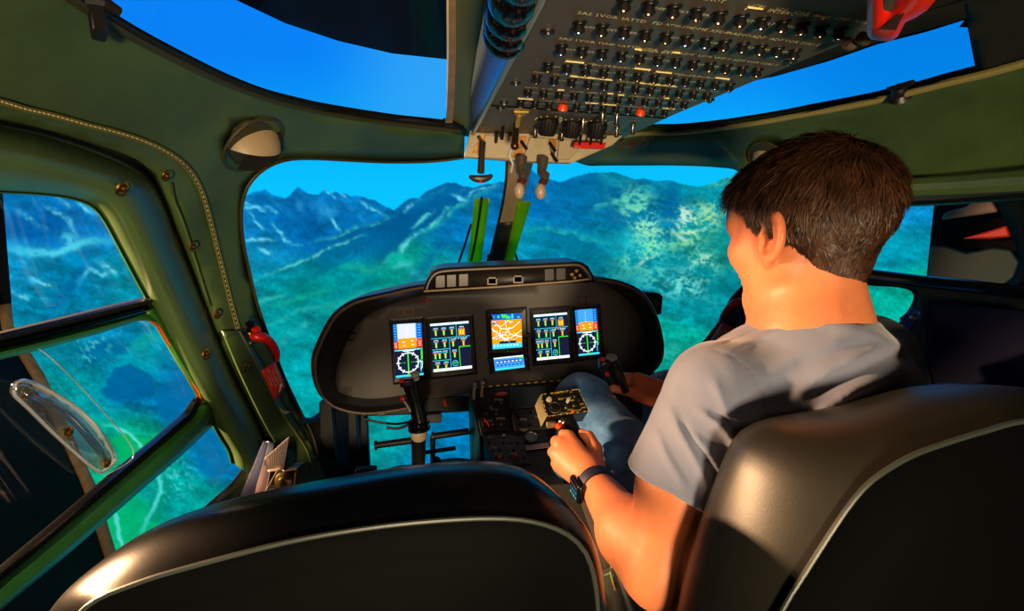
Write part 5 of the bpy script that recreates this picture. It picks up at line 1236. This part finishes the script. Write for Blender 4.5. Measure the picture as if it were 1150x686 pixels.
# uprights left of the chin window
ft=thing('footwell_frame','dark vertical frame under the left end of the instrument panel beside the chin window','frame',PY(385,540,1.5))
for x0,x1,x2,x3 in ((352,372,378,360),(384,399,404,392),(399,411,415,402)):
    b=MB(); b.prism([PY(x0+6,452,1.56),PY(x1,452,1.56),PY(x2+2,560,1.56),PY(x3,560,1.56)],(0,.03,0)); obj('upright',b,mat('dark_footwell',(18,19,21),.5),ft,bevel=.004)
b=MB(); b.prism([PY(398,528,1.4),PY(422,527,1.4),PY(424,545,1.4),PY(398,545,1.4)],(0,.03,0)); obj('foot_block',b,mat('dark_footwell',(18,19,21),.5),ft,bevel=.004)
# under-panel hardware
up_=thing('under_panel_duct','dark ducting and cables under the left half of the instrument panel','duct',PY(470,470,1.62))
b=MB(); b.prism([PY(396,452,1.56),PY(534,444,1.56),PY(536,462,1.56),PY(470,466,1.56),(PY(412,468,1.56))],(0,.06,0)); obj('duct_box',b,mat('dark_footwell',(18,19,21),.5),up_,bevel=.006)
b=MB(); b.tube([PY(x,y,1.54) for x,y in spl([(408,470),(425,474),(445,476),(458,474)],6)],.004,8); obj('cable',b,RUBBER,up_)
b=MB(); b.tube([PY(x,y,1.5) for x,y in spl([(434,480),(446,481),(456,478),(464,474)],6)],.005,8); obj('cable',b,RUBBER,up_)
b=MB(); b.tube([PY(498,448,1.50),PY(500,456,1.50)],.006,8); obj('cap',b,mat('orange_cap',(210,90,20),.4),up_,label='orange cap')
b=MB(); b.box(PY(428,464,1.55),(.022,.004,.006)); obj('cream_tag',b,mat('cream_plate',(176,160,128),.5),up_)
b=MB(); b.box(PY(487,469,1.54),(.050,.02,.030)); obj('grey_box',b,mat('dull_grey_box',(70,72,66),.5),up_,bevel=.003)
# green cover on the console side wall
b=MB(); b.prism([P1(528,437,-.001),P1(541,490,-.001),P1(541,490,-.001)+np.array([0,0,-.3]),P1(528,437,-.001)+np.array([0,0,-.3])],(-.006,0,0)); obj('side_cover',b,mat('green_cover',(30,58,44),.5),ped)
# ---- rudder pedals
def pedal(x0,y0,x1,y1,xs,lab,Y=1.46):
    t=thing('rudder_pedal',lab,'pedal',PY((x0+x1)/2,545,Y),'rudder pedals')
    a=PY(x0,y0,Y);c=PY(x1,y1,Y); n=22
    b=MB(); b.tube([a+(c-a)*k/n for k in range(n+1)],[.0095 if k%2 else .0108 for k in range(n+1)],12); b.lathe(a,a-c,[(-.004,.014),(.003,.014)],14); obj('foot_bar',b,RUBBER,t)
    b=MB(); b.tube([PY(xs,np.interp(xs,sorted([x0,x1]),[y0,y1] if x0<x1 else [y1,y0]),Y),PY(xs,515,Y),PY(xs+1,545,Y)],.008,10); obj('arm',b,BLACKP,t)
    b=MB(); b.lathe(PY(xs+4,517,Y-.01),(0,-1,0),[(0,.014),(.012,.013),(.016,.008)],14); obj('pivot',b,BLACKP,t)
    return t
pedal(422,500,474,493,466,'black ribbed rudder pedal left of the left control stick')
pedal(486,490,527,484,486,'black ribbed rudder pedal between the left control stick and the centre console')
b=MB(); b.tube([PY(478,508,1.47),PY(512,503,1.47)],.007,8); tag(obj('pedal_link',b,BLACKP),'thin black link rod below the right-hand rudder pedal','rod')
for x,y,r,l in ((452,531,.055,'rounded black pedal housing just left of the foot of the left control stick'),(508,525,.075,'wide rounded black pedal housing right of the foot of the left control stick')):
    b=MB(); rows=[]; c=PY(x,y+8,1.42)
    for th in np.linspace(0,math.pi,14): rows.append([c+np.array([math.cos(th)*r,yy_,math.sin(th)*r*.34]) for yy_ in (-.06,-.055,0,.05)])
    b.loft(rows); tag(obj('pedal_housing',b,BLACKP,solid=.004),l,'housing')
# ---- cyclic sticks
def stick(tp,Y,lean,lab,foot,withboot=True):
    t=thing('cyclic_stick',lab,'control stick',PY(foot[0],foot[1],Y),'cyclic control sticks')
    G=[PY(x,y,Y) for x,y in tp]
    b=MB(); n=len(G); b.tube(spl(G,5),[.0215,.0215,.0205,.019,.0185,.018,.018,.0185,.019,.0195,.0205,.022][:0] or list(np.interp(np.linspace(0,1,(n-1)*5+1),[0,.12,.5,.85,1],[.023,.022,.0175,.0195,.022])),18); g=obj('grip',b,mat('grip_black',(14,14,16),.28),t)
    return t,G
t,G=stick([(461,427),(463,436),(467,452),(470,466),(472,476)],1.22,0,'left control stick with black grip, red buttons and cream collar, nobody holding it',(470,560))
b=MB(); b.box(PY(457.5,429,1.21),(.034,.03,.022)); obj('grip_head',b,mat('grip_black',(14,14,16),.28),t,bevel=.006)
b=MB(); b.lathe(PY(466,424,1.215),(.1,-.3,.95),[(0,.008),(.006,.010),(.012,.012),(.014,.010),(.015,.002)],16); obj('trim_button',b,mat('pearl_button',(190,182,165),.3),t)
for x,y in ((452,428),(453,448)):
    b=MB(); b.lathe(PY(x,y,1.20),(-.5,-.6,.5),[(0,.006),(.006,.006),(.008,.004)],12); obj('red_button',b,REDP,t)
b=MB(); b.tube([PY(453,449,1.2),PY(458,455,1.195),PY(461,462,1.19)],[.005,.006,.004],8); obj('trigger',b,STEEL,t)
b=MB(); b.lathe(PY(470,472,1.22),PY(471,484,1.22)-PY(470,472,1.22),[(0,.024),(.002,.028),(.006,.028),(.008,.023),(.014,.023),(.016,.028),(.024,.028),(.026,.022)],22); obj('clamp',b,BLACKG,t)
b=MB(); b.lathe(PY(470,483,1.22),PY(471,500,1.22)-PY(470,483,1.22),[(0,.020),(.008,.0215),(.018,.021),(.026,.016),(.030,.008)],22); obj('collar',b,mat('cream_collar',(196,182,150),.4),t,label='cream rounded collar')
b=MB(); b.tube([PY(470,490,1.23),PY(470,520,1.25),PY(471,570,1.28)],[.019,.0175,.0175],16); obj('tube',b,BLACKP,t)
t,G=stick([(681,408),(686,418),(693,432),(699,446),(704,460)],1.035,0,'right control stick held in the pilot\'s right hand, red buttons on its black grip',(712,560))
b=MB(); b.box(PY(679,409,1.03),(.026,.03,.026)); obj('grip_head',b,mat('grip_black',(14,14,16),.28),t,bevel=.007)
b=MB(); b.tube([PY(687,404,1.03),PY(697,424,1.0),PY(703,440,1.0)],[.011,.010,.008],12); obj('grip_spine',b,mat('grip_black',(14,14,16),.28),t)
b=MB(); b.lathe(PY(686,405,1.03),(.05,-.35,.93),[(0,.009),(.006,.012),(.011,.0125),(.013,.010),(.0135,.001)],18); obj('trim_button',b,mat('grey_button',(120,124,120),.35),t,label='round grey top button')
for x,y in ((677,404),(682,421)):
    b=MB(); b.lathe(PY(x,y,1.005),(-.3,-.7,.5),[(0,.005),(.006,.005),(.008,.003)],12); obj('red_button',b,REDP,t)
b=MB(); b.tube([PY(704,456,1.035),PY(714,500,1.05),PY(720,590,1.06)],.015,12); obj('tube',b,BLACKP,t)
# ---- collective lever with switch box
Pn_=np.array([.03,-.62,.78]); Pn_/=np.linalg.norm(Pn_); BP=PY(634,453,.925)
BX=lambda x,y,h=0: PP(x,y,BP,Pn_)+Pn_*h
co=thing('collective_lever','collective lever in the pilot\'s left hand, topped by a yellow marked black switch box','lever',BX(650,520)-np.array([0,0,.1]))
q=[(607.6,443.4),(649.5,437),(661.5,461.5),(614.8,467.5)]
b=MB(); b.prism([BX(*p) for p in q],-Pn_*.034+np.array([-.006,0,-.004])); obj('switch_box',b,mat('switch_box_black',(20,19,15),.35),co,bevel=.002,label='black switch box')
b=MB()
Q4=[BX(*p) for p in q]; off=-Pn_*.034+np.array([-.006,0,-.004])
Ls_=[Q4[0],Q4[3],Q4[3]+off,Q4[0]+off]; nn=nrm(np.cross(Ls_[1]-Ls_[0],Ls_[3]-Ls_[0])); nn=nn if nn[0]<0 else -nn
b.prism([p+nn*.0008 for p in Ls_],nn*.0012); obj('side_plate',b,mat('olive_side',(116,108,76),.4,var=.2,vscale=60),co,label='worn olive side plate')
YP=mat('yellow_marking',(228,190,60),.5)
b=MB(); b.use(YP)
cyc=[BX(*p,.0006) for p in q]
for a_,c_ in zip(cyc,cyc[1:]+cyc[:1]):
    for k in range(0,12,1):
        if (k*7)%5<3: b.tube([a_+(c_-a_)*k/12,a_+(c_-a_)*(k+.7)/12],.0007,4)
M_lab=(('COLLECTIVE',628,441,3.2),('LT',642,440,3.),('SEARCH LT',634,447.5,3.),('FWD',642,450,2.6),('AFT',645,456,2.6),('ON',653,454,3.),('OFF',655,458,3.),('TRIM',640,460,2.8),('FLOAT',634,464,3.),('STOW',648,461,3.))
for s,x,y,z in M_lab: text(b,s,lambda u,v:BX(u,-v+ (u-634)*-.13,.0007),x,-(y+(x-634)*.13),z)
obj('markings',b,None,co,smooth=False)
for x,y,r,h,m in ((616.5,449,.0045,.006,'pearl_button'),(623,458,.0085,.006,'grip_black'),(635.5,455.5,.007,.012,'grip_black'),(645,444.5,.004,.008,'grip_black'),(643,462,.003,.004,'orange_cap'),(650,449,.003,.006,'grip_black'),(647,455,.003,.004,'grip_black')):
    c=BX(x,y); b=MB(); b.lathe(c,Pn_,[(0,r*1.25),(h*.3,r*1.2),(h*.4,r),(h,r*.9),(h*1.05,r*.4)],16); obj('switch_knob',b,MATS[m],co)
b=MB(); c=BX(623,458,.0005); rr=[c+.0115*(math.cos(k)*nrm(np.cross(Pn_,[0,0,1]))+math.sin(k)*nrm(np.cross(Pn_,np.cross(Pn_,[0,0,1])))) for k in np.linspace(0,2*math.pi,25)]; b.tube(rr,.0012,6,caps=False); obj('knob_ring',b,STEEL,co)
b=MB(); c=BX(635.5,455.5,.013); b.tube([c,c+Pn_*.008+np.array([.002,0,.003])],[.003,.0035],8); obj('hat_switch',b,mat('pearl_button',(190,182,165),.3),co)
b=MB(); b.box(BX(621,471,-.020),(.020,.012,.012)); obj('latch_plate',b,mat('olive_side',(116,108,76),.4),co,bevel=.002)
b=MB(); b.ball(BX(633,470.5,-.012),.009); obj('knob',b,STEEL,co)
b=MB(); b.tube([PY(629,477,.90),PY(626,479,.89)],[.006,.005],10); obj('red_button',b,mat('orange_red_cap',(235,70,12),.35),co)
b=MB(); gp=[BX(636,466,-.02),PY(641,484,.90),PY(648,500,.87),PY(655,518,.84)]; b.tube(spl(gp,5),[.019]*6+[.018]*10,16); obj('grip',b,mat('grip_black',(14,14,16),.28),co)
b=MB(); b.tube([gp[-1],np.array([.11,.66,.42]),np.array([.13,.45,.30])],.014,12); obj('tube',b,BLACKP,co)
# ---- emergency jettison handles and placards
def jett(pr,hp,pq,lab,pl,ins=.02,ring=None):
    t=thing('emergency_handle',lab,'handle',pr(*hp[0]),'red emergency handles')
    n=len(spl(hp,5)); b=MB(); b.tube([pr(x,y,.012+.02*math.sin(math.pi*i/(n-1))) for i,(x,y) in enumerate(spl(hp,5))],list(np.interp(np.linspace(0,1,n),[0,.3,.8,1],[.009,.0125,.010,.006])),14); obj('lever',b,REDP,t)
    return t
PR=lambda x,y,k=0: H(x,y,.034+k)
t=jett(PR,[(284,378),(290,378.5),(298,380),(305,386),(310,395),(311.5,404)],None,'red curved emergency handle on the left pillar above the red placard',0)
b=MB(); b.tube([PR(279.5,374),PR(282,377,.012),PR(287,376.5,.014),(PR(291,372,.010))],.0022,6,caps=True); b.tube([PR(280,374,.006),PR(284,376,.006),PR(290,371,.006),PR(289,368,.006)],.0022,6); obj('yellow_ring',b,mat('yellow_metal2',(240,200,20),.3),t,label='yellow locking ring')
b=MB(); b.prism([PR(281,369,.004),PR(286,365.5,.004),PR(289,371,.004),PR(284,376,.004)],-hull_n(PR(285,370))*.014); obj('hub',b,REDP,t,bevel=.002)
b=MB(); b.tube([PR(281,385),PR(287,385)],.004,6); obj('pivot_pin',b,BRASS,t)
b=sheet([(276,362),(284,358),(290,366),(294,377),(286,380),(278,374)],lambda x,y:H(x,y,.0285),step=6); obj('recess',b,BLACKG,t,solid=.002)
def placard(pr,q,lab,lines,rev=False):
    t=thing('placard',lab,'sign',pr(*q[0]),'red placards')
    qs=[np.array(p,float) for p in q]; F4=lambda u,v:(qs[0]*(1-u)+qs[1]*u)*(1-v)+(qs[3]*(1-u)+qs[2]*u)*v
    W3=lambda u,v,k=0: pr(*F4(u,v),k)
    b=MB(); b.loft([[W3(u,v,.0035) for u in np.linspace(0,1,5)] for v in np.linspace(0,1,5)]); obj('plate',b,mat('placard_red',(235,48,24),.4),t,solid=.0015)
    b=MB()
    for s,u0,v0,sz in lines: text(b,s,lambda x,y:W3(x*.55,y if rev else y,.0048),u0/.55,v0,sz)
    b.use(mat('placard_white',(250,245,225),.5)); obj('lettering',b,mat('placard_white',(250,245,225),.5),t,smooth=False); return t
# text runs down the placard: u across = text height direction
def placard2(pr,q,lab,lines,arrow=True):
    t=thing('placard',lab,'sign',pr(*q[0]),'red placards')
    qs=[np.array(p,float) for p in q]; F4=lambda u,v:(qs[0]*(1-u)+qs[1]*u)*(1-v)+(qs[3]*(1-u)+qs[2]*u)*v
    W3=lambda u,v,k=0: pr(*F4(u,v),k)
    b=MB(); b.loft([[W3(u,v,.0035) for u in np.linspace(0,1,5)] for v in np.linspace(0,1,5)]); obj('plate',b,mat('placard_red',(235,48,24),.4),t,solid=.0015)
    b=MB()
    for s,u0,v0,sz in lines: text(b,s,lambda x,y:W3(y*2.0,x,.0050),v0,u0/2.0,sz)
    if arrow: b.tube([W3(.80,.78,.005),W3(.45,.93,.005)],.0012,4); b.tube([W3(.80,.78,.005),W3(.60,.80,.005)],.0012,4); b.tube([W3(.80,.78,.005),W3(.78,.90,.005)],.0012,4)
    obj('lettering',b,mat('placard_white',(250,245,225),.5),t,smooth=False); return t
placard2(lambda x,y,k=0:H(x,y,.030+k),[(294,416),(309.5,405.5),(321.5,434),(309,449.5)],'red placard with pale lettering and arrow on the left pillar',(('TO JETTISON',.80,.42,.105),('PULL HANDLE',.58,.46,.085),('AND PUSH DOOR',.38,.40,.080),('OUTWARD',.20,.42,.080)))
b=MB(); b.prism([H(314,458,.032),H(319,461,.032),H(326,462,.032),H(320,465,.032),H(316,463,.032)],-hull_n(H(318,460))*.0008); tag(obj('paint_chip',b,mat('bare_metal_chip',(190,180,120),.5)),'pale chip in the green paint below the red placard','paint chip')
# right pillar
rp=[(860,322),(835,322),(822,335),(806,365),(788,388),(776,400),(770,470),(900,470),(900,322)]
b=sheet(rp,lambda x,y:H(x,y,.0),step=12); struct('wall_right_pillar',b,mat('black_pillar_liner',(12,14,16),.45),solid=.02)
b=MB(); b.tube([H(x,y,.004) for x,y in [(838,318),(822,335),(806,365),(788,388),(772,404)]],.005,8); struct('trim_22',b,mat('navy_edge',(10,26,48),.4))
PR2=lambda x,y,k=0: H(x,y,.010+k)
t=jett(PR2,[(833,338),(826,340),(819,346),(813,354),(809,362)],None,'red curved emergency handle on the right pillar under the pilot\'s chin',0)
b=MB(); b.tube([PR2(829,334,.02),PR2(836,339,.02)],.003,6); obj('yellow_ring',b,mat('yellow_metal2',(240,200,20),.3),t,label='yellow locking ring')
placard2(lambda x,y,k=0:H(x,y,.006+k),[(811,361),(824,369),(812,390),(790,392)],'red placard with pale lettering on the right pillar beside the pilot\'s shoulder',(('TO JETTISON',.30,.5,.09),('PULL HANDLE',.55,.5,.09),('PUSH DOOR',.78,.5,.09)),False)
# ---- papers and knob box tucked beside the left pillar
def paper(q,lab,m,Y,curl=.01,lines=None):
    n=10; qs=[np.array(p,float) for p in q]; rows=[]
    P_=lambda u,v,k=0: PY(*((qs[0]*(1-u)+qs[1]*u)*(1-v)+(qs[3]*(1-u)+qs[2]*u)*v),Y+curl*math.sin(u*math.pi)-k)
    b=MB(); b.loft([[P_(u,v) for u in np.linspace(0,1,n)] for v in np.linspace(0,1,n)]); o=tag(obj('paper_sheet',b,m,solid=.0006),lab,'paper','papers in the left door pocket')
    if lines:
        b=MB(); rn=random.Random(int(q[0][0]))
        for k in range(7):
            v=.12+.11*k; u=.10
            while u<.78:
                w=.04+rn.random()*.10; b.add([P_(u,v,.001),P_(u+w,v,.001),P_(u+w,v+.035,.001),P_(u,v+.035,.001)],[(0,1,2,3)]); u+=w+.03
        obj('print',b,mat('ink',(70,60,60),.6),o,smooth=False)
    return o
PAPER=mat('paper_white',(222,205,195),.7); PAPB=mat('paper_bluish',(150,160,190),.7)
paper([(295.5,496),(302,495),(290,560),(268,562)],'narrow bluish sheet at the left of the papers in the door pocket',PAPB,.99)
paper([(303,496),(307,498),(296,560),(284,561)],'thin folded sheet standing second among the papers in the door pocket',PAPB,.985)
paper([(325,490),(318,527),(301,530),(297,515)],'pointed printed white sheet sticking up highest from the door pocket',PAPER,.97,.008,True)
paper([(297,516),(303,530),(296,562),(284,562)],'pale folded sheet below the pointed printed one',mat('paper_lilac',(190,175,190),.7),.975)
paper([(312,527),(319,528),(312,562),(292,562)],'curled white printed sheet against the knob box',PAPER,.955,.02,True)
kb=thing('knob_box','small black box with a round brass-rimmed knob beside the papers','box',PY(323,552,.95))
b=MB(); b.prism([PY(319,529,.95),PY(333,526.5,.95),PY(330,550,.95),PY(310,553,.95)],(.012,.03,0)); obj('case',b,BLACKP,kb,bevel=.002)
b=MB(); b.tube([PY(333,527,.948),PY(330,550,.948)],.0018,6); b.tube([PY(319,529.5,.948),PY(333,527,.948)],.0012,6); obj('edge',b,mat('worn_brass',(150,105,50),.4,metal=.9),kb,label='worn brass edge')
b=MB(); b.lathe(PY(319,539,.945),(-.1,-1,.2),[(0,.0155),(.004,.0165),(.006,.013),(.007,.008),(.011,.006),(.012,.001)],22); obj('knob',b,mat('worn_bronze',(150,130,80),.3,metal=.8),kb)
# ---- green strips and wiper in front of the windscreen
GST=mat('translucent_green',(150,225,40),.4); 
nt=GST.node_tree; bs=nt.nodes['Principled BSDF']; tr=nt.nodes.new('ShaderNodeBsdfTranslucent'); tr.inputs[0].default_value=srgb((220,255,60))+(1,); mx=nt.nodes.new('ShaderNodeMixShader'); mx.inputs[0].default_value=.88
nt.links.new(bs.outputs[0],mx.inputs[1]); nt.links.new(tr.outputs[0],mx.inputs[2]); nt.links.new(mx.outputs[0],nt.nodes['Material Output'].inputs[0])
for q,l in (([(533,223),(550,223),(540,297),(525,297)],'bright green strip left of the centre post, with a dark rod in front'),([(582,226),(597,226.5),(575,297),(566,294)],'bright green strip right of the centre post')):
    b=MB(); b.loft([[H(*(np.array(q[0])*(1-u)+np.array(q[1])*u)*(1-v)+(np.array(q[3])*(1-u)+np.array(q[2])*u)*v if False else H(*(((np.array(q[0])*(1-u)+np.array(q[1])*u)*(1-v)+(np.array(q[3])*(1-u)+np.array(q[2])*u)*v))) ,0) if False else H(*(((np.array(q[0])*(1-u)+np.array(q[1])*u)*(1-v)+(np.array(q[3])*(1-u)+np.array(q[2])*u)*v)),.035) for u in np.linspace(0,1,4)] for v in np.linspace(0,1,10)])
    tag(obj('green_strip',b,GST,solid=.0012),l,'strip','green strips at the windscreen')
b=MB(); b.tube([H(x,y,.05) for x,y in spl([(541,222),(538,245),(534,270),(529,293)],5)],[.0045]*16,8); tag(obj('dark_rod',b,RUBBER),'dark rod in front of the left green strip','rod')
wp=thing('wiper','thin dark wiper arms crossing outside the windscreen at the centre post','wiper',H(520,300,-.03))
b=MB(); b.tube([H(x,y,-.03) for x,y in ((529,252),(522,275),(512,304))],.0045,8); obj('wiper_arm',b,RUBBER,wp)
b=MB(); b.tube([H(x,y,-.03) for x,y in ((577,280),(581,292),(584,302))],.0045,8); obj('wiper_arm',b,RUBBER,wp)
b=MB(); b.tube([H(x,y,.0) for x,y in ((549,288),(547,300))],.006,8); b.ball(H(549,287,.0),.007); obj('wiper_pivot',b,BLACKP,wp)
# ---- mirror right of the panel
mr=thing('side_mirror','small black square mirror sticking out from behind the right end of the panel','mirror',PY(736,352,1.52))
b=MB(); b.prism([PY(724,328,1.52),PY(740,329,1.52),PY(745,333,1.52),PY(743,353,1.52),PY(736,354,1.52),(PY(722,345,1.52))],(0,.05,0)); obj('housing',b,BLACKP,mr,bevel=.004)
b=MB(); b.prism([PY(733,335,1.518),PY(739.5,336,1.518),PY(739,346,1.518),PY(734,347,1.518)],(0,-.002,0)); obj('lens',b,mat('smoky_mirror',(70,90,104),.15),mr)
# ---- belt between the seats
sb=thing('seat_belt','dark seat belt strap with green buckle and copper stud beside the pilot\'s elbow','seat belt',PY(690,700,.50))
b=MB(); pts=[(652,545,.86),(668,590,.80),(686,640,.74),(698,690,.70),(704,740,.66)]
A=[PY(x-7,y,Y) for x,y,Y in pts];B=[PY(x+26,y+2,Y) for x,y,Y in pts]; b.loft([[a,c] for a,c in zip(A,B)]); obj('webbing',b,mat('brown_webbing',(44,34,26),.85,bump=.4,bscale=500),sb,solid=.003)
b=MB(); q=[(675,647),(689,641),(699,672),(684,672)]; b.prism([PY(x,y,.725) for x,y in q],(0,.012,0)); obj('buckle',b,mat('green_grey_metal',(92,104,88),.35,metal=.5),sb,bevel=.002,label='green grey metal buckle')
b=MB(); b.ball(PY(694.5,653.5,.72),(.0085,.005,.011)); obj('stud',b,mat('copper',(200,130,95),.25,metal=1),sb,label='copper stud')
b=MB(); b.tube([PY(676,606,.76),PY(683,625,.745),PY(689,642,.73)],.0019,6); obj('bright_cord',b,mat('pale_cord',(180,170,150),.4),sb)
b=MB(); b.tube([PY(685,642,.72),PY(690,660,.72),PY(694,678,.72)],.0012,5); obj('yellow_stitch',b,mat('yellow_paint',(205,175,50),.5),sb)
# ---- right door
rd_=thing('door_2','dark right cabin door with curved window openings behind the pilot','door',H(1100,600,0)); rd_['kind']='structure'
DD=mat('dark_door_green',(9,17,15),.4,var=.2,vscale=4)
h1=spl([(930,221),(1000,221),(1060,220),(1103,220),(1118,230),(1132,255),(1144,288),(1140,306),(1126,321),(1085,318),(1040,313),(985,307),(930,300)],3,closed=True)
h2=spl([(930,318),(980,321),(1010,323),(1024,328),(1025,338),(1016,353),(1002,366),(960,366),(930,350)],3,closed=True)
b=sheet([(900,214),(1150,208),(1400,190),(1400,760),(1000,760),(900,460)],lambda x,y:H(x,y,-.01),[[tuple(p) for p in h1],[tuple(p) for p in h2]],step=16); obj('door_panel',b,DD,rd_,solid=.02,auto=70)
for ya,w in ((303,.010),(312,.006)):
    b=MB(); b.tube([H(x,y,.008) for x,y in spl([(950,ya-1),(985,ya+3),(1040,ya+10),(1090,ya+15),(1150,ya+22),(1250,ya+34)],4)],w,8,flat=.6); obj('rail',b,BLACKG,rd_)
b=MB(); b.tube([H(x,y,.02) for x,y in spl([(960,226),(1050,222),(1150,214),(1300,200)],5)],.014,10); obj('padded_edge',b,mat('dark_door_green',(20,34,30),.4),rd_)
b=MB(); b.tube([H(x,y,.02) for x,y in spl([(980,212),(1060,209),(1150,203),(1300,190)],5)],.018,10); obj('padded_edge',b,LEATHER2,rd_)
b=sheet([(1042,338),(1110,345),(1300,370),(1300,760),(1100,700),(1040,400)],lambda x,y:H(x,y,.012),step=20); obj('door_pocket',b,mat('navy_vinyl',(6,10,34),.7,var=.3,vscale=5,spec=.1),rd_,solid=.006,label='navy vinyl lower panel')
b=MB(); n0=-hull_n(H(1022,358,.0)); b.prism([H(x,y,.012) for x,y in ((1012,357),(1027,345),(1035,349),(1034,358),(1022,372))],n0*.006); o=obj('hinge_plate',b,mat('blue_metal',(40,80,150),.3,metal=.6),rd_,bevel=.001)
b=MB(); b.lathe(H(1026,357,.02),n0,[(0,.007),(.004,.006),(.006,.003)],14); obj('bolt',b,STEEL,o)
b=sheet([tuple(p) for p in h1],lambda x,y:H(x,y,-.014),step=25); obj('upper_pane',b,PANE,rd_)
b=sheet([tuple(p) for p in h2],lambda x,y:H(x,y,-.014),step=25); obj('lower_pane',b,PANE,rd_)
# made-up shapes past the screen, imitating reflections in the right door window
def hall(q,name,m,lab,cat,R=2.9,th=.05):
    b=MB(); s=[S(*p,R) for p in q]; b.prism(s,nrm(s[0]-DC)*th); tag(obj(name,b,m,bevel=.01),lab,cat)
hall([(1056,247),(1062,238),(1085,232),(1104,217),(1112,221),(1122,238),(1100,241)],'grey_reflection',mat('grey_reflection',(128,112,100),.6,var=.4,vscale=3),'tilted grey shape imitating a reflection in the right door window beside the screen edge','reflection')
hall([(1080,268),(1105,261),(1131,253),(1136,266),(1110,268)],'red_reflection',mat('red_reflection',(200,44,28),.5),'narrow red wedge imitating a reflection in the right door window','reflection')
hall([(1046,276),(1062,276),(1085,284),(1115,278),(1136,280),(1146,294),(1140,312),(1125,322),(1042,314)],'teal_reflection',mat('teal_reflection',(10,50,50),.6,var=.4,vscale=4),'dull teal shape imitating a reflection at the bottom of the right door window','cloth')
# ================================================================== light
wd=bpy.data.worlds.new('world'); SC.world=wd; wd.use_nodes=True; wd.node_tree.nodes['Background'].inputs[0].default_value=(.02,.025,.03,1); wd.node_tree.nodes['Background'].inputs[1].default_value=.25
def spot(name,loc,target,e,col,ang,blend,size):
    l=bpy.data.lights.new(name,'SPOT'); l.energy=e; l.color=col; l.spot_size=math.radians(ang); l.spot_blend=blend; l.shadow_soft_size=size
    o=bpy.data.objects.new(name,l); COL.objects.link(o); o.location=loc; d=Vector(target)-Vector(loc); o.rotation_euler=d.to_track_quat('-Z','Y').to_euler(); return o
spot('hall_lamp',(-2.3,1.20,1.20),(.2,.66,.85),900,(1,.58,.29),52,.25,.07)
spot('rear_fill_spot',(-.15,-1.35,.66),(-.50,1.0,1.25),235,(1,.76,.46),82,.6,.12)  # unseen warm fill added to light the header and console underside
spot('panel_fill_spot',(-.42,-1.0,1.22),(-.25,1.5,.66),42,(1,.76,.50),34,.7,.10)  # unseen narrow spot added to brighten the instrument panel
SC.view_settings.view_transform='Standard'; SC.view_settings.look='None'; SC.view_settings.gamma=1; SC.view_settings.exposure=0; SC.view_settings.use_curve_mapping=False
